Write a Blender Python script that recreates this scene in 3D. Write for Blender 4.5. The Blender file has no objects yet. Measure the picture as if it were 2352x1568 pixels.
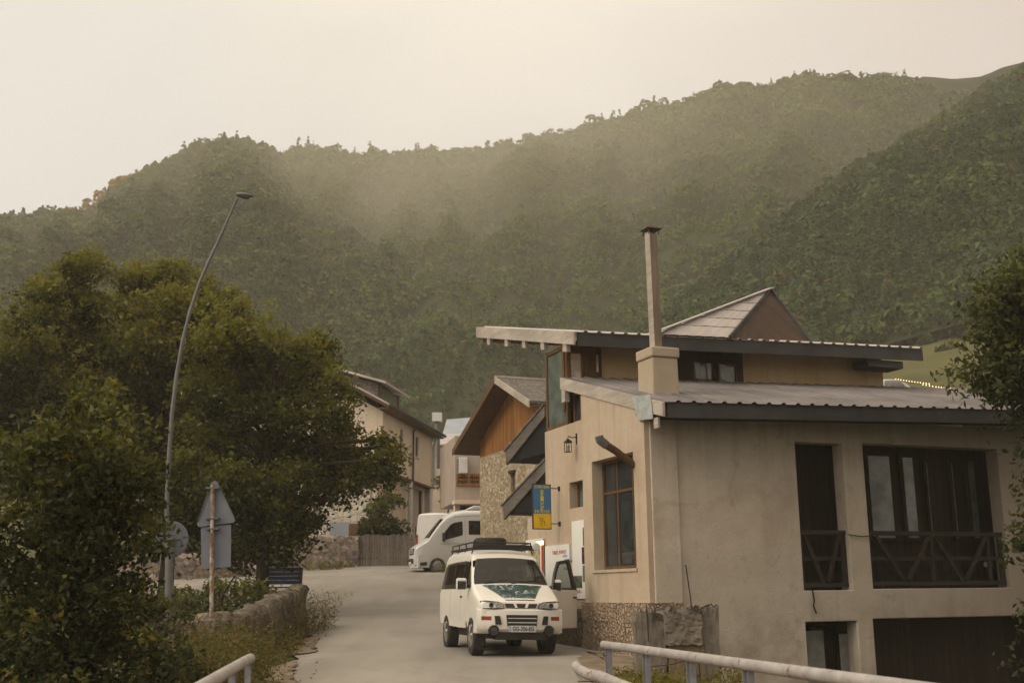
import bpy, bmesh, math, random
import numpy as np
from mathutils import Vector, Matrix, noise

random.seed(7); RNG = np.random.default_rng(7)
SC = bpy.context.scene; COL = SC.collection
R = math.radians

# ------------------------------------------------------------------ camera model (2352-wide measuring grid)
F = 2600.0; CX, CY = 1176.0, 784.0; TH = math.atan(578 / 2600); RO = 0.010; CZ = 1.5
fw = np.array((0, math.cos(TH), math.sin(TH))); r0 = np.array((1.0, 0, 0)); u0 = np.array((0, -math.sin(TH), math.cos(TH)))
rt = math.cos(RO) * r0 - math.sin(RO) * u0; up = math.sin(RO) * r0 + math.cos(RO) * u0

def ray(px, py):
    v = fw + rt * (px - CX) / F + up * (CY - py) / F
    return v / v[1]

def at(px, py, Y):
    v = ray(px, py); return Vector((v[0] * Y, Y, CZ + v[2] * Y))

class Fr:
    """a building's own frame: x along its front, y going back, z up"""
    def __init__(s, o, deg): s.o = Vector(o); s.A = R(deg)
    def inv(s, p):
        dx = p[0] - s.o[0]; dy = p[1] - s.o[1]; c, q = math.cos(s.A), math.sin(s.A)
        return (dx * c + dy * q, -dx * q + dy * c, p[2] - s.o[2])
    def _ab(s, px, py):
        v = ray(px, py); o = s.inv((0, 0, CZ)); w = s.inv((s.o[0] + v[0], s.o[1] + v[1], s.o[2] + v[2])); return o, w
    def onx(s, px, py, c=0.0):
        o, w = s._ab(px, py); t = (c - o[0]) / w[0]; return (o[1] + w[1] * t, o[2] + w[2] * t)
    def ony(s, px, py, c=0.0):
        o, w = s._ab(px, py); t = (c - o[1]) / w[1]; return (o[0] + w[0] * t, o[2] + w[2] * t)

def sr(r, g, b, a=1.0):
    f = lambda c: (c / 255 / 12.92) if c / 255 <= 0.04045 else ((c / 255 + 0.055) / 1.055) ** 2.4
    return (f(r), f(g), f(b), a)

# ------------------------------------------------------------------ materials
class NT:
    def __init__(s, name):
        s.m = bpy.data.materials.new(name); s.m.use_nodes = True; s.t = s.m.node_tree; s.n = s.t.nodes
        s.b = s.n['Principled BSDF']; s.out = s.n['Material Output']
        s.co = s.n.new('ShaderNodeTexCoord').outputs['Object']
    def node(s, typ, **kw):
        n = s.n.new(typ)
        for k, v in kw.items(): setattr(n, k, v)
        return n
    def link(s, a, b): s.t.links.new(a, b)
    def mapping(s, scale=(1, 1, 1), rot=(0, 0, 0), src=None):
        m = s.node('ShaderNodeMapping'); m.inputs['Scale'].default_value = scale; m.inputs['Rotation'].default_value = rot
        s.link(src or s.co, m.inputs['Vector']); return m.outputs['Vector']
    def noise(s, scale, detail=4, rough=.55, vec=None, dist=0):
        n = s.node('ShaderNodeTexNoise'); n.inputs['Scale'].default_value = scale; n.inputs['Detail'].default_value = detail
        n.inputs['Roughness'].default_value = rough; n.inputs['Distortion'].default_value = dist
        s.link(vec or s.co, n.inputs['Vector']); return n.outputs['Fac']
    def voro(s, scale, vec=None, feature='F1', rand=1.0):
        n = s.node('ShaderNodeTexVoronoi', feature=feature); n.inputs['Scale'].default_value = scale; n.inputs['Randomness'].default_value = rand
        s.link(vec or s.co, n.inputs['Vector']); return n
    def ramp(s, fac, stops, interp='LINEAR'):
        n = s.node('ShaderNodeValToRGB'); cr = n.color_ramp; cr.interpolation = interp
        while len(cr.elements) < len(stops): cr.elements.new(.5)
        for e, (p, c) in zip(cr.elements, stops):
            e.position = p; e.color = c if not isinstance(c, (int, float)) else (c, c, c, 1)
        s.link(fac, n.inputs['Fac']); return n.outputs['Color']
    def mix(s, fac, a, b, mode='MIX'):
        n = s.node('ShaderNodeMix', data_type='RGBA', blend_type=mode)
        for sock, v in ((n.inputs[0], fac), (n.inputs[6], a), (n.inputs[7], b)):
            if isinstance(v, bpy.types.NodeSocket): s.link(v, sock)
            else: sock.default_value = v
        return n.outputs[2]
    def math(s, op, a, b=0.0):
        n = s.node('ShaderNodeMath', operation=op)
        for sock, v in zip(n.inputs, (a, b)):
            if isinstance(v, bpy.types.NodeSocket): s.link(v, sock)
            else: sock.default_value = v
        return n.outputs[0]
    def bump(s, h, dist=.02, strength=.6):
        n = s.node('ShaderNodeBump'); n.inputs['Strength'].default_value = strength; n.inputs['Distance'].default_value = dist
        s.link(h, n.inputs['Height']); s.link(n.outputs['Normal'], s.b.inputs['Normal'])
    def set(s, col=None, rough=.8, metal=0.0, spec=.3):
        if col is not None:
            if isinstance(col, bpy.types.NodeSocket): s.link(col, s.b.inputs['Base Color'])
            else: s.b.inputs['Base Color'].default_value = col
        if isinstance(rough, bpy.types.NodeSocket): s.link(rough, s.b.inputs['Roughness'])
        else: s.b.inputs['Roughness'].default_value = rough
        s.b.inputs['Metallic'].default_value = metal; s.b.inputs['Specular IOR Level'].default_value = spec
        return s.m

def sc(c, k): return (c[0] * k, c[1] * k, c[2] * k, 1)

def m_plain(name, col, rough=.7, metal=0., spec=.3, var=.18, scale=6, bump=0.0):
    t = NT(name); f = t.noise(scale, 5); c = t.ramp(f, [(.3, sc(col, 1 - var)), (.7, sc(col, 1 + var))])
    if bump: t.bump(t.noise(scale * 6, 4), bump)
    return t.set(c, rough, metal, spec)

def m_plaster(name, col, stain, streak=.55, pale=(.46, .40, .33, 1)):
    t = NT(name)
    big = t.noise(.7, 5, .6); mid = t.noise(3.5, 6, .65); fine = t.noise(38, 4, .7)
    c = t.ramp(big, [(.32, stain), (.5, col), (.68, pale)])
    c = t.mix(t.ramp(mid, [(.35, .55), (.62, 0)]), c, stain)
    st = t.noise(1.0, 4, .6, t.mapping((5.5, 5.5, .35)))
    c = t.mix(t.math('MULTIPLY', t.ramp(st, [(.5, 0), (.75, 1)]), streak), c, sc(stain, .62))
    c = t.mix(.35, c, t.ramp(fine, [(.3, sc(col, .72)), (.7, sc(col, 1.22))]))
    t.bump(t.math('ADD', t.math('MULTIPLY', fine, .5), mid), .02, .5)
    return t.set(c, .92, 0, .15)

def m_stone(name, cols, scale=3.5, mortar=(.30, .26, .2, 1), flat=(1, 1, 1.25), bump=.06, edge=.09):
    t = NT(name); w = t.noise(2.5, 3); dv = t.node('ShaderNodeVectorMath', operation='ADD')
    wn = t.node('ShaderNodeTexNoise'); wn.inputs['Scale'].default_value = 3
    ws = t.node('ShaderNodeVectorMath', operation='SCALE'); ws.inputs['Scale'].default_value = .22
    t.link(t.co, wn.inputs['Vector']); t.link(wn.outputs['Color'], ws.inputs[0]); t.link(t.co, dv.inputs[0]); t.link(ws.outputs[0], dv.inputs[1])
    vec = t.mapping(flat, src=dv.outputs[0])
    v = t.voro(scale, vec); e = t.voro(scale, vec, 'DISTANCE_TO_EDGE')
    sep = t.node('ShaderNodeSeparateColor'); t.link(v.outputs['Color'], sep.inputs[0])
    n = len(cols); c = t.ramp(sep.outputs[0], [((i + .5) / n, k) for i, k in enumerate(cols)])
    c = t.mix(t.ramp(t.noise(14, 5), [(.3, .5), (.6, 0)]), c, sc(cols[0], .5))
    ed = t.ramp(e.outputs['Distance'], [(0, 0), (edge, 1)])
    c = t.mix(ed, mortar, c)
    t.bump(t.math('ADD', ed, t.math('MULTIPLY', t.noise(18, 5), .35)), bump, .9)
    return t.set(c, .93, 0, .12)

def m_wood(name, c1, c2, axis=2, plank=0.0, rough=.75, scale=1.0):
    t = NT(name); s3 = [9 * scale] * 3; s3[axis] = .8 * scale
    f = t.noise(1.6, 6, .65, t.mapping(tuple(s3)), .4)
    c = t.ramp(f, [(.28, c1), (.5, tuple((a + b) / 2 for a, b in zip(c1, c2))), (.72, c2)])
    c = t.mix(t.ramp(t.noise(.9, 3), [(.35, .45), (.65, 0)]), c, sc(c1, .55))
    if plank:
        sepn = t.node('ShaderNodeSeparateXYZ'); t.link(t.co, sepn.inputs[0])
        a = t.math('ADD', sepn.outputs[0], sepn.outputs[1])
        q = t.math('FRACT', t.math('DIVIDE', a, plank))
        c = t.mix(t.ramp(q, [(0, 1), (.07, 0), (.93, 0), (1, 1)]), c, sc(c1, .25))
        wn = t.node('ShaderNodeTexWhiteNoise', noise_dimensions='1D'); t.link(t.math('FLOOR', t.math('DIVIDE', a, plank)), wn.inputs['W'])
        c = t.mix(t.ramp(wn.outputs['Value'], [(0, .55), (.6, 0)]), c, sc(c1, .7))
    t.bump(f, .01, .5)
    return t.set(c, rough, 0, .2)

def m_glass(name, col, rough=.06, spec=.6, var=.3):
    t = NT(name); c = t.ramp(t.noise(2.2, 3), [(.35, sc(col, 1 - var)), (.65, sc(col, 1 + var))])
    t.bump(t.noise(1.4, 2), .01, .15)
    return t.set(c, rough, 0, spec)

def m_leaf(name, dark, lit, trans=.35, rough=.6):
    t = NT(name)
    a = t.node('ShaderNodeAttribute', attribute_name='Col'); sep = t.node('ShaderNodeSeparateColor'); t.link(a.outputs['Color'], sep.inputs[0])
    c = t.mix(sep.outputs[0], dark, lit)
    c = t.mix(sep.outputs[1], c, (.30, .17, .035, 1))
    t.set(c, rough, 0, .25)
    tr = t.node('ShaderNodeBsdfTranslucent'); t.link(t.mix(1.0, c, (1.25, 1.15, .55, 1), 'MULTIPLY'), tr.inputs['Color'])
    mx = t.node('ShaderNodeMixShader'); mx.inputs[0].default_value = trans
    t.link(t.b.outputs[0], mx.inputs[1]); t.link(tr.outputs[0], mx.inputs[2]); t.link(mx.outputs[0], t.out.inputs['Surface'])
    return t.m

M = {}
M['plaster'] = m_plaster('warm_plaster', (.45, .365, .275, 1), (.36, .28, .20, 1))
M['plaster_grey'] = m_plaster('grey_plaster', (.40, .33, .25, 1), (.325, .262, .19, 1), .2, (.41, .355, .28, 1))
def _river():
    t = NT('stained_river_plaster'); col, stain, pale = (.50, .43, .355, 1), (.37, .30, .235, 1), (.56, .51, .435, 1)
    sp = t.node('ShaderNodeSeparateXYZ'); t.link(t.co, sp.inputs[0]); X, Z = sp.outputs[0], sp.outputs[2]
    big = t.noise(.55, 6, .62, None, .6); mid = t.noise(2.4, 7, .68); fine = t.noise(34, 4, .7); spk = t.noise(11, 5, .75)
    c = t.ramp(big, [(.34, stain), (.47, col), (.62, pale)])
    # paler, greyer repair coat below an uneven line
    line = t.math('ADD', Z, t.math('MULTIPLY', t.math('SUBTRACT', t.noise(.9, 5, .65), .5), 1.3))
    c = t.mix(t.math('MULTIPLY', t.ramp(line, [(0, 1), (1, 1)]), t.math('MULTIPLY', t.math('LESS_THAN', line, 2.3), .55)), c, (.44, .405, .34, 1))
    c = t.mix(t.ramp(mid, [(.36, .45), (.56, 0)]), c, stain)
    c = t.mix(t.math('MULTIPLY', t.ramp(spk, [(.52, 0), (.68, 1)]), .35), c, (.40, .365, .31, 1))
    # run-off dirt from the eaves and below the openings
    st = t.ramp(t.noise(1.0, 5, .65, t.mapping((3.2, 3.2, .22))), [(.46, 0), (.72, 1)])
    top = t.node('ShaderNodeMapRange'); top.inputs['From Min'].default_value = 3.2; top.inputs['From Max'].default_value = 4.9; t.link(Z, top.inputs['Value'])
    low = t.node('ShaderNodeMapRange'); low.inputs['From Min'].default_value = 1.5; low.inputs['From Max'].default_value = .7; t.link(Z, low.inputs['Value'])
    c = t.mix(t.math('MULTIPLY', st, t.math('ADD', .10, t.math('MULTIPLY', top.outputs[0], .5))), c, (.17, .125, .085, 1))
    c = t.mix(t.math('MULTIPLY', low.outputs[0], t.math('MULTIPLY', t.ramp(t.noise(1.6, 5), [(.4, 0), (.65, 1)]), .6)), c, (.17, .125, .085, 1))
    c = t.mix(t.math('MULTIPLY', t.math('MULTIPLY', low.outputs[0], st), t.math('MULTIPLY', t.math('GREATER_THAN', X, 3.35), .6)), c, (.11, .082, .056, 1))
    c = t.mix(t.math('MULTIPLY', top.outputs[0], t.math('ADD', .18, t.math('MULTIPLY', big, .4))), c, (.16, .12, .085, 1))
    end_shade = t.node('ShaderNodeMapRange'); end_shade.inputs['From Min'].default_value = 5.0; end_shade.inputs['From Max'].default_value = 9.5; t.link(X, end_shade.inputs['Value'])  # shade on the right end of the wall, painted into the plaster
    c = t.mix(t.math('MULTIPLY', end_shade.outputs[0], t.math('ADD', .6, t.math('MULTIPLY', mid, .4))), c, (.075, .066, .052, 1))
    cr = t.voro(.55, None, 'DISTANCE_TO_EDGE'); c = t.mix(t.math('MULTIPLY', t.ramp(t.math('ADD', cr.outputs['Distance'], t.math('MULTIPLY', t.math('SUBTRACT', mid, .5), .3)), [(0, 1), (.004, 0)]), .2), c, (.14, .105, .07, 1))
    c = t.mix(.3, c, t.ramp(fine, [(.3, sc(col, .7)), (.7, sc(col, 1.25))]))
    t.bump(t.math('ADD', t.math('MULTIPLY', fine, .6), t.math('ADD', mid, spk)), .025, .6); return t.set(c, .93, 0, .12)
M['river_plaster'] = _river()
M['plaster_ochre'] = m_plaster('ochre_plaster', (.42, .31, .18, 1), (.33, .23, .12, 1), .6, (.44, .36, .26, 1))
M['cream'] = m_plaster('cream_render', (.58, .49, .39, 1), (.5, .4, .3, 1), .3, (.62, .55, .46, 1))
M['pinkgrey'] = m_plaster('pink_grey_render', (.36, .30, .26, 1), (.28, .23, .19, 1), .4, (.4, .34, .3, 1))
M['pebble'] = m_stone('pebble_stone', [(.34, .25, .17, 1), (.46, .36, .26, 1), (.40, .31, .22, 1)], 11, (.26, .20, .145, 1), (1, 1, 1.1), .06, .14)
M['darkstone'] = m_stone('dark_plinth_stone', [(.13, .10, .07, 1), (.2, .15, .1, 1), (.16, .13, .09, 1)], 5.5, (.07, .055, .04, 1))
M['stone_house'] = m_stone('rubble_stone', [(.32, .24, .14, 1), (.50, .42, .30, 1), (.40, .32, .21, 1), (.58, .5, .4, 1), (.36, .29, .2, 1)], 5.6, (.44, .36, .25, 1), (1, 1, 1.3), .07, .06)
M['stone_pale'] = m_stone('pale_rubble', [(.45, .4, .33, 1), (.58, .53, .45, 1), (.5, .45, .38, 1)], 2.6, (.55, .5, .42, 1))
M['stone_wall'] = m_stone('field_stone', [(.20, .17, .15, 1), (.40, .31, .24, 1), (.30, .25, .2, 1), (.14, .14, .16, 1), (.44, .37, .3, 1)], 4.4, (.22, .185, .15, 1), (1, 1, 1.3), .05, .05)
M['stone_road'] = m_stone('weathered_stone', [(.11, .093, .07, 1), (.19, .16, .125, 1), (.145, .12, .09, 1), (.09, .08, .062, 1)], 5.5, (.15, .125, .095, 1), (1, 1, .8), .05, .05)
M['concrete'] = m_plaster('old_concrete', (.19, .14, .095, 1), (.11, .085, .06, 1), .7, (.25, .17, .1, 1))
M['concrete_top'] = m_plaster('broken_concrete', (.17, .145, .12, 1), (.10, .09, .075, 1), .6, (.24, .2, .17, 1))
M['wood_orange'] = m_wood('honey_boards', (.18, .075, .018, 1), (.43, .20, .06, 1), 2, .16)
M['wood_brown'] = m_wood('brown_timber', (.07, .038, .018, 1), (.17, .095, .045, 1), 2)
M['wood_soffit'] = m_wood('soffit_timber', (.07, .035, .018, 1), (.15, .08, .04, 1), 1)
M['wood_dark'] = m_wood('dark_timber', (.018, .014, .010, 1), (.05, .035, .024, 1), 2, .2)
M['flashing'] = m_plain('crumpled_sheet', (.33, .35, .35, 1), .5, 0, .4, .25, 5, .02)
M['wood_rail'] = m_wood('rail_timber', (.022, .018, .014, 1), (.05, .041, .033, 1), 0)
M['flue'] = m_wood('dusty_flue_boards', (.17, .125, .09, 1), (.30, .235, .18, 1), 2)
M['wood_gable'] = m_wood('dark_gable_boards', (.045, .030, .020, 1), (.10, .065, .042, 1), 2, .18)
M['wood_grey'] = m_wood('grey_fence_boards', (.10, .085, .07, 1), (.22, .19, .165, 1), 2, .15)
M['board_pale'] = m_wood('pale_fascia', (.30, .26, .22, 1), (.52, .46, .40, 1), 1, 0, .7)
M['board_greyed'] = m_wood('greyed_bargeboard', (.075, .066, .058, 1), (.17, .15, .13, 1), 1, 0)
M['fascia_dark'] = m_plain('dark_fascia', (.040, .039, .041, 1), .6, 0, .3, .3, 2)
M['roof_metal'] = m_plain('grey_sheet_roof', (.36, .325, .31, 1), .5, .0, .4, .2, .9)
M['roof_lower'] = m_plain('weathered_sheet_roof', (.135, .122, .122, 1), .6, .0, .3, .35, .8)
M['roof_slate'] = m_stone('slate_shingles', [(.13, .12, .11, 1), (.22, .2, .185, 1), (.17, .155, .145, 1)], 4.5, (.09, .08, .07, 1), (1, 1, 2.2), .03)
M['roof_blue'] = m_plain('blue_grey_sheet', (.24, .27, .31, 1), .5, .2, .4, .12, 1)
M['metal_white'] = m_plain('white_metal', (.52, .52, .50, 1), .45, 0, .4, .12, 3)
M['galv'] = m_plain('galvanised_steel', (.125, .125, .125, 1), .55, .3, .4, .2, 5)
M['sign_back'] = m_plain('sign_back_grey', (.14, .152, .185, 1), .55, .1, .35, .12, 3)
def _rust():
    t = NT('rusty_white_pole'); f = t.noise(5, 6, .7, t.mapping((1, 1, .6)))
    c = t.ramp(f, [(.40, (.11, .045, .018, 1)), (.5, (.22, .14, .1, 1)), (.58, (.4, .38, .36, 1))]); return t.set(c, .8)
M['rust_pole'] = _rust()
M['rail_paint'] = m_plain('chalky_rail_paint', (.34, .315, .30, 1), .6, 0, .3, .2, 9)
M['rail_post'] = m_plain('blue_grey_post', (.20, .205, .23, 1), .6, .1, .3, .25, 7)
M['white_paint'] = m_plain('white_car_paint', (.63, .605, .55, 1), .28, 0, .5, .05, 2)
M['silver_paint'] = m_plain('silver_car_paint', (.52, .52, .51, 1), .3, .15, .5, .05, 2)
M['van_white'] = m_plain('white_van_paint', (.70, .69, .66, 1), .35, 0, .45, .05, 1)
M['black_plastic'] = m_plain('black_plastic', (.020, .019, .018, 1), .5, 0, .35, .2, 8)
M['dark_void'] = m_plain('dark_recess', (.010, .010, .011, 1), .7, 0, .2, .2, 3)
M['rubber'] = m_plain('tyre_rubber', (.030, .028, .026, 1), .85, 0, .2, .3, 9)
M['tyre_dust'] = m_plain('dusty_tyre', (.045, .042, .038, 1), .9, 0, .15, .3, 9)
M['rim'] = m_plain('alloy_rim', (.33, .32, .30, 1), .4, .6, .5, .2, 6)
M['car_glass'] = m_glass('car_glass', (.014, .014, .013, 1), .05, .42)
M['lamp_glass'] = m_glass('headlamp_glass', (.36, .37, .38, 1), .12, .8)
M['amber'] = m_plain('red_reflector', (.22, .03, .02, 1), .3, 0, .5, .1, 4)
M['window_glass'] = m_glass('window_glass', (.030, .034, .036, 1), .07, .6)
M['pane_pale'] = m_glass('pale_reflecting_pane', (.15, .18, .185, 1), .12, .6)  # pale base colour stands in for reflections and the curtain behind
M['pane_cream'] = m_glass('bright_pane', (.62, .52, .40, 1), .15, .5, .35)  # cream base colour stands in for bright sky reflected in the glass
M['pane_green'] = m_glass('green_grey_pane', (.10, .125, .11, 1), .10, .6)
M['curtain'] = m_plain('pale_curtain', (.33, .34, .32, 1), .8, 0, .2, .25, 4)
M['iron'] = m_plain('black_iron', (.028, .025, .023, 1), .55, .3, .4, .2, 8)
M['blue'] = m_plain('sign_blue', sr(62, 108, 150), .5, 0, .35, .1, 5)
M['yellow'] = m_plain('sign_yellow', sr(214, 172, 34), .5, 0, .35, .1, 5)
M['letter_yellow'] = m_plain('letter_yellow', sr(206, 186, 70), .5)
M['paper'] = m_plain('white_poster', (.66, .66, .63, 1), .6, 0, .3, .05, 2)
M['letter_red'] = m_plain('letter_red', (.42, .05, .05, 1), .6)
M['letter_blue'] = m_plain('faint_blue_print', (.30, .33, .42, 1), .6)
M['letter_dark'] = m_plain('dark_print', (.03, .03, .035, 1), .6)
M['plate_white'] = m_plain('plate_white', (.52, .52, .50, 1), .5, 0, .3, .08, 9)
M['red'] = m_plain('red_strip', (.45, .06, .025, 1), .5)
M['bench_blue'] = m_plain('dark_blue_paint', (.022, .030, .075, 1), .55, 0, .3, .2, 4)
def m_print(name, stops, scale=6):
    t = NT(name); return t.set(t.ramp(t.noise(scale, 5, .6), stops), .5)
M['photo_food'] = m_print('food_photo', [(.3, (.08, .09, .04, 1)), (.45, (.3, .25, .12, 1)), (.55, (.45, .4, .28, 1)), (.7, (.12, .15, .05, 1))], 5)
M['photo_dark'] = m_print('dark_photo', [(.3, (.02, .03, .02, 1)), (.5, (.06, .08, .05, 1)), (.7, (.2, .2, .16, 1))], 9)
M['photo_red'] = m_print('red_photo', [(.35, (.02, .015, .015, 1)), (.55, (.05, .03, .03, 1)), (.72, (.35, .07, .05, 1))], 9)
M['photo_reflection_green'] = m_print('green_photo_reflection', [(.35, (.05, .08, .05, 1)), (.6, (.13, .16, .1, 1)), (.7, (.3, .3, .26, 1))], 7)
def _mural():
    t = NT('flower_mural'); v = t.voro(26); sep = t.node('ShaderNodeSeparateXYZ'); t.link(t.co, sep.inputs[0])
    g = t.ramp(t.noise(9, 4), [(.35, (.006, .025, .018, 1)), (.55, (.015, .058, .034, 1)), (.72, (.06, .11, .07, 1))])
    s2 = t.node('ShaderNodeSeparateColor'); t.link(v.outputs['Color'], s2.inputs[0])
    fl = t.ramp(s2.outputs[0], [(.2, (.18, .18, .38, 1)), (.5, (.42, .42, .60, 1)), (.8, (.62, .62, .68, 1))])
    ly = t.ramp(t.noise(3.6, 4, .6), [(.48, 0), (.56, 1)])
    c = t.mix(t.math('MULTIPLY', ly, t.ramp(v.outputs['Distance'], [(.35, 1), (.6, 0)])), g, fl)
    return t.set(c, .3, 0, .5)
M['mural'] = _mural()
def _emit(name, col, k):
    t = NT(name); t.b.inputs['Base Color'].default_value = col; t.b.inputs['Emission Color'].default_value = col
    t.b.inputs['Emission Strength'].default_value = k; return t.m
M['bulb'] = _emit('warm_bulb', (1, .66, .36, 1), 2.2)
M['glow'] = _emit('lit_lamp', (1, .66, .36, 1), 2.6)
def _rail():
    t = NT('chipped_rail_paint'); c = t.ramp(t.noise(6, 5), [(.3, (.25, .232, .222, 1)), (.7, (.37, .345, .33, 1))])
    c = t.mix(t.ramp(t.noise(9, 6, .7), [(.60, 0), (.64, .85)]), c, (.12, .065, .035, 1)); c = t.mix(t.ramp(t.noise(2.2, 4), [(.5, 0), (.7, .35)]), c, (.19, .165, .145, 1)); return t.set(c, .65, 0, .3)
M['rail_paint'] = _rail()
def _patch():
    t = NT('patched_asphalt'); c = t.ramp(t.noise(2.5, 6, .65), [(.3, (.185, .172, .15, 1)), (.7, (.24, .222, .193, 1))]); c = t.mix(.3, c, t.ramp(t.noise(55, 3, .7), [(.3, (.09, .085, .075, 1)), (.7, (.30, .28, .245, 1))]))
    t.bump(t.noise(50, 4, .7), .01, .5); return t.set(c, .9, 0, .2)
M['road_patch'] = _patch()
M['dirt'] = m_plain('roadside_dirt', (.17, .135, .098, 1), .95, 0, .1, .3, 3, .01)
def _road():
    t = NT('worn_asphalt')
    c = t.ramp(t.noise(.35, 6, .6), [(.35, (.15, .141, .126, 1)), (.52, (.213, .201, .18, 1)), (.7, (.265, .25, .224, 1))])
    c = t.mix(t.ramp(t.noise(1.3, 6, .65, t.mapping((1.4, .5, 1))), [(.50, 0), (.66, .6)]), c, (.165, .15, .128, 1))
    c = t.mix(t.math('MULTIPLY', t.ramp(t.noise(.9, 3, .5, t.mapping((1.1, .09, 1))), [(.45, 0), (.62, 1)]), .3), c, (.36, .335, .29, 1))
    c = t.mix(t.ramp(t.noise(.22, 3, .5), [(.58, 0), (.60, .35)]), c, (.215, .205, .185, 1))
    c = t.mix(.3, c, t.ramp(t.noise(60, 3, .7), [(.3, (.16, .14, .115, 1)), (.7, (.38, .345, .30, 1))]))
    w = t.noise(.8, 5, .6); cr = t.voro(.45, t.mapping((1, 1, 1), src=t.co), 'DISTANCE_TO_EDGE')
    c = t.mix(t.math('MULTIPLY', t.ramp(t.math('ADD', cr.outputs['Distance'], t.math('MULTIPLY', t.math('SUBTRACT', w, .5), .25)), [(.0, 1), (.008, 0)]), .22), c, (.15, .13, .105, 1))
    t.bump(t.noise(50, 4, .7), .01, .5); return t.set(c, .88, 0, .25)
M['road'] = _road()
def _ground():
    t = NT('earth_and_grass'); c = t.ramp(t.noise(1.2, 6, .65), [(.35, (.045, .045, .018, 1)), (.52, (.075, .075, .028, 1)), (.7, (.14, .115, .065, 1))])
    t.bump(t.noise(8, 5), .08, .6); return t.set(c, .95, 0, .1)
M['ground'] = _ground()
def _meadow():
    t = NT('meadow_grass'); c = t.ramp(t.noise(.09, 6, .65), [(.35, (.050, .054, .018, 1)), (.55, (.085, .083, .026, 1)), (.7, (.115, .10, .038, 1))])
    c = t.mix(.35, c, t.ramp(t.noise(2.2, 5, .7), [(.3, (.03, .035, .012, 1)), (.7, (.12, .115, .045, 1))]))
    t.bump(t.noise(1.5, 5), .4, .5); return t.set(c, .95, 0, .1)
M['meadow'] = _meadow()
M['hillside'] = m_plain('forest_floor', (.030, .034, .016, 1), .95, 0, .1, .35, .03)
M['bark'] = m_wood('bark', (.030, .024, .018, 1), (.075, .06, .045, 1), 2, 0, .9)
M['leaf_tree'] = m_leaf('tree_leaves', (.016, .027, .010, 1), (.185, .185, .028, 1), .44)
M['leaf_dark'] = m_leaf('shade_leaves', (.024, .034, .014, 1), (.115, .125, .03, 1), .38)
M['leaf_bush'] = m_leaf('bush_leaves', (.022, .031, .012, 1), (.135, .14, .028, 1), .40)
M['leaf_forest'] = m_leaf('forest_leaves', (.027, .054, .024, 1), (.112, .155, .045, 1), .3, .8)
M['leaf_weed'] = m_leaf('weed_leaves', (.034, .040, .015, 1), (.12, .12, .038, 1), .35)
M['water'] = m_plain('river_water', (.05, .06, .06, 1), .1, 0, .5, .2, 2)

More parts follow.
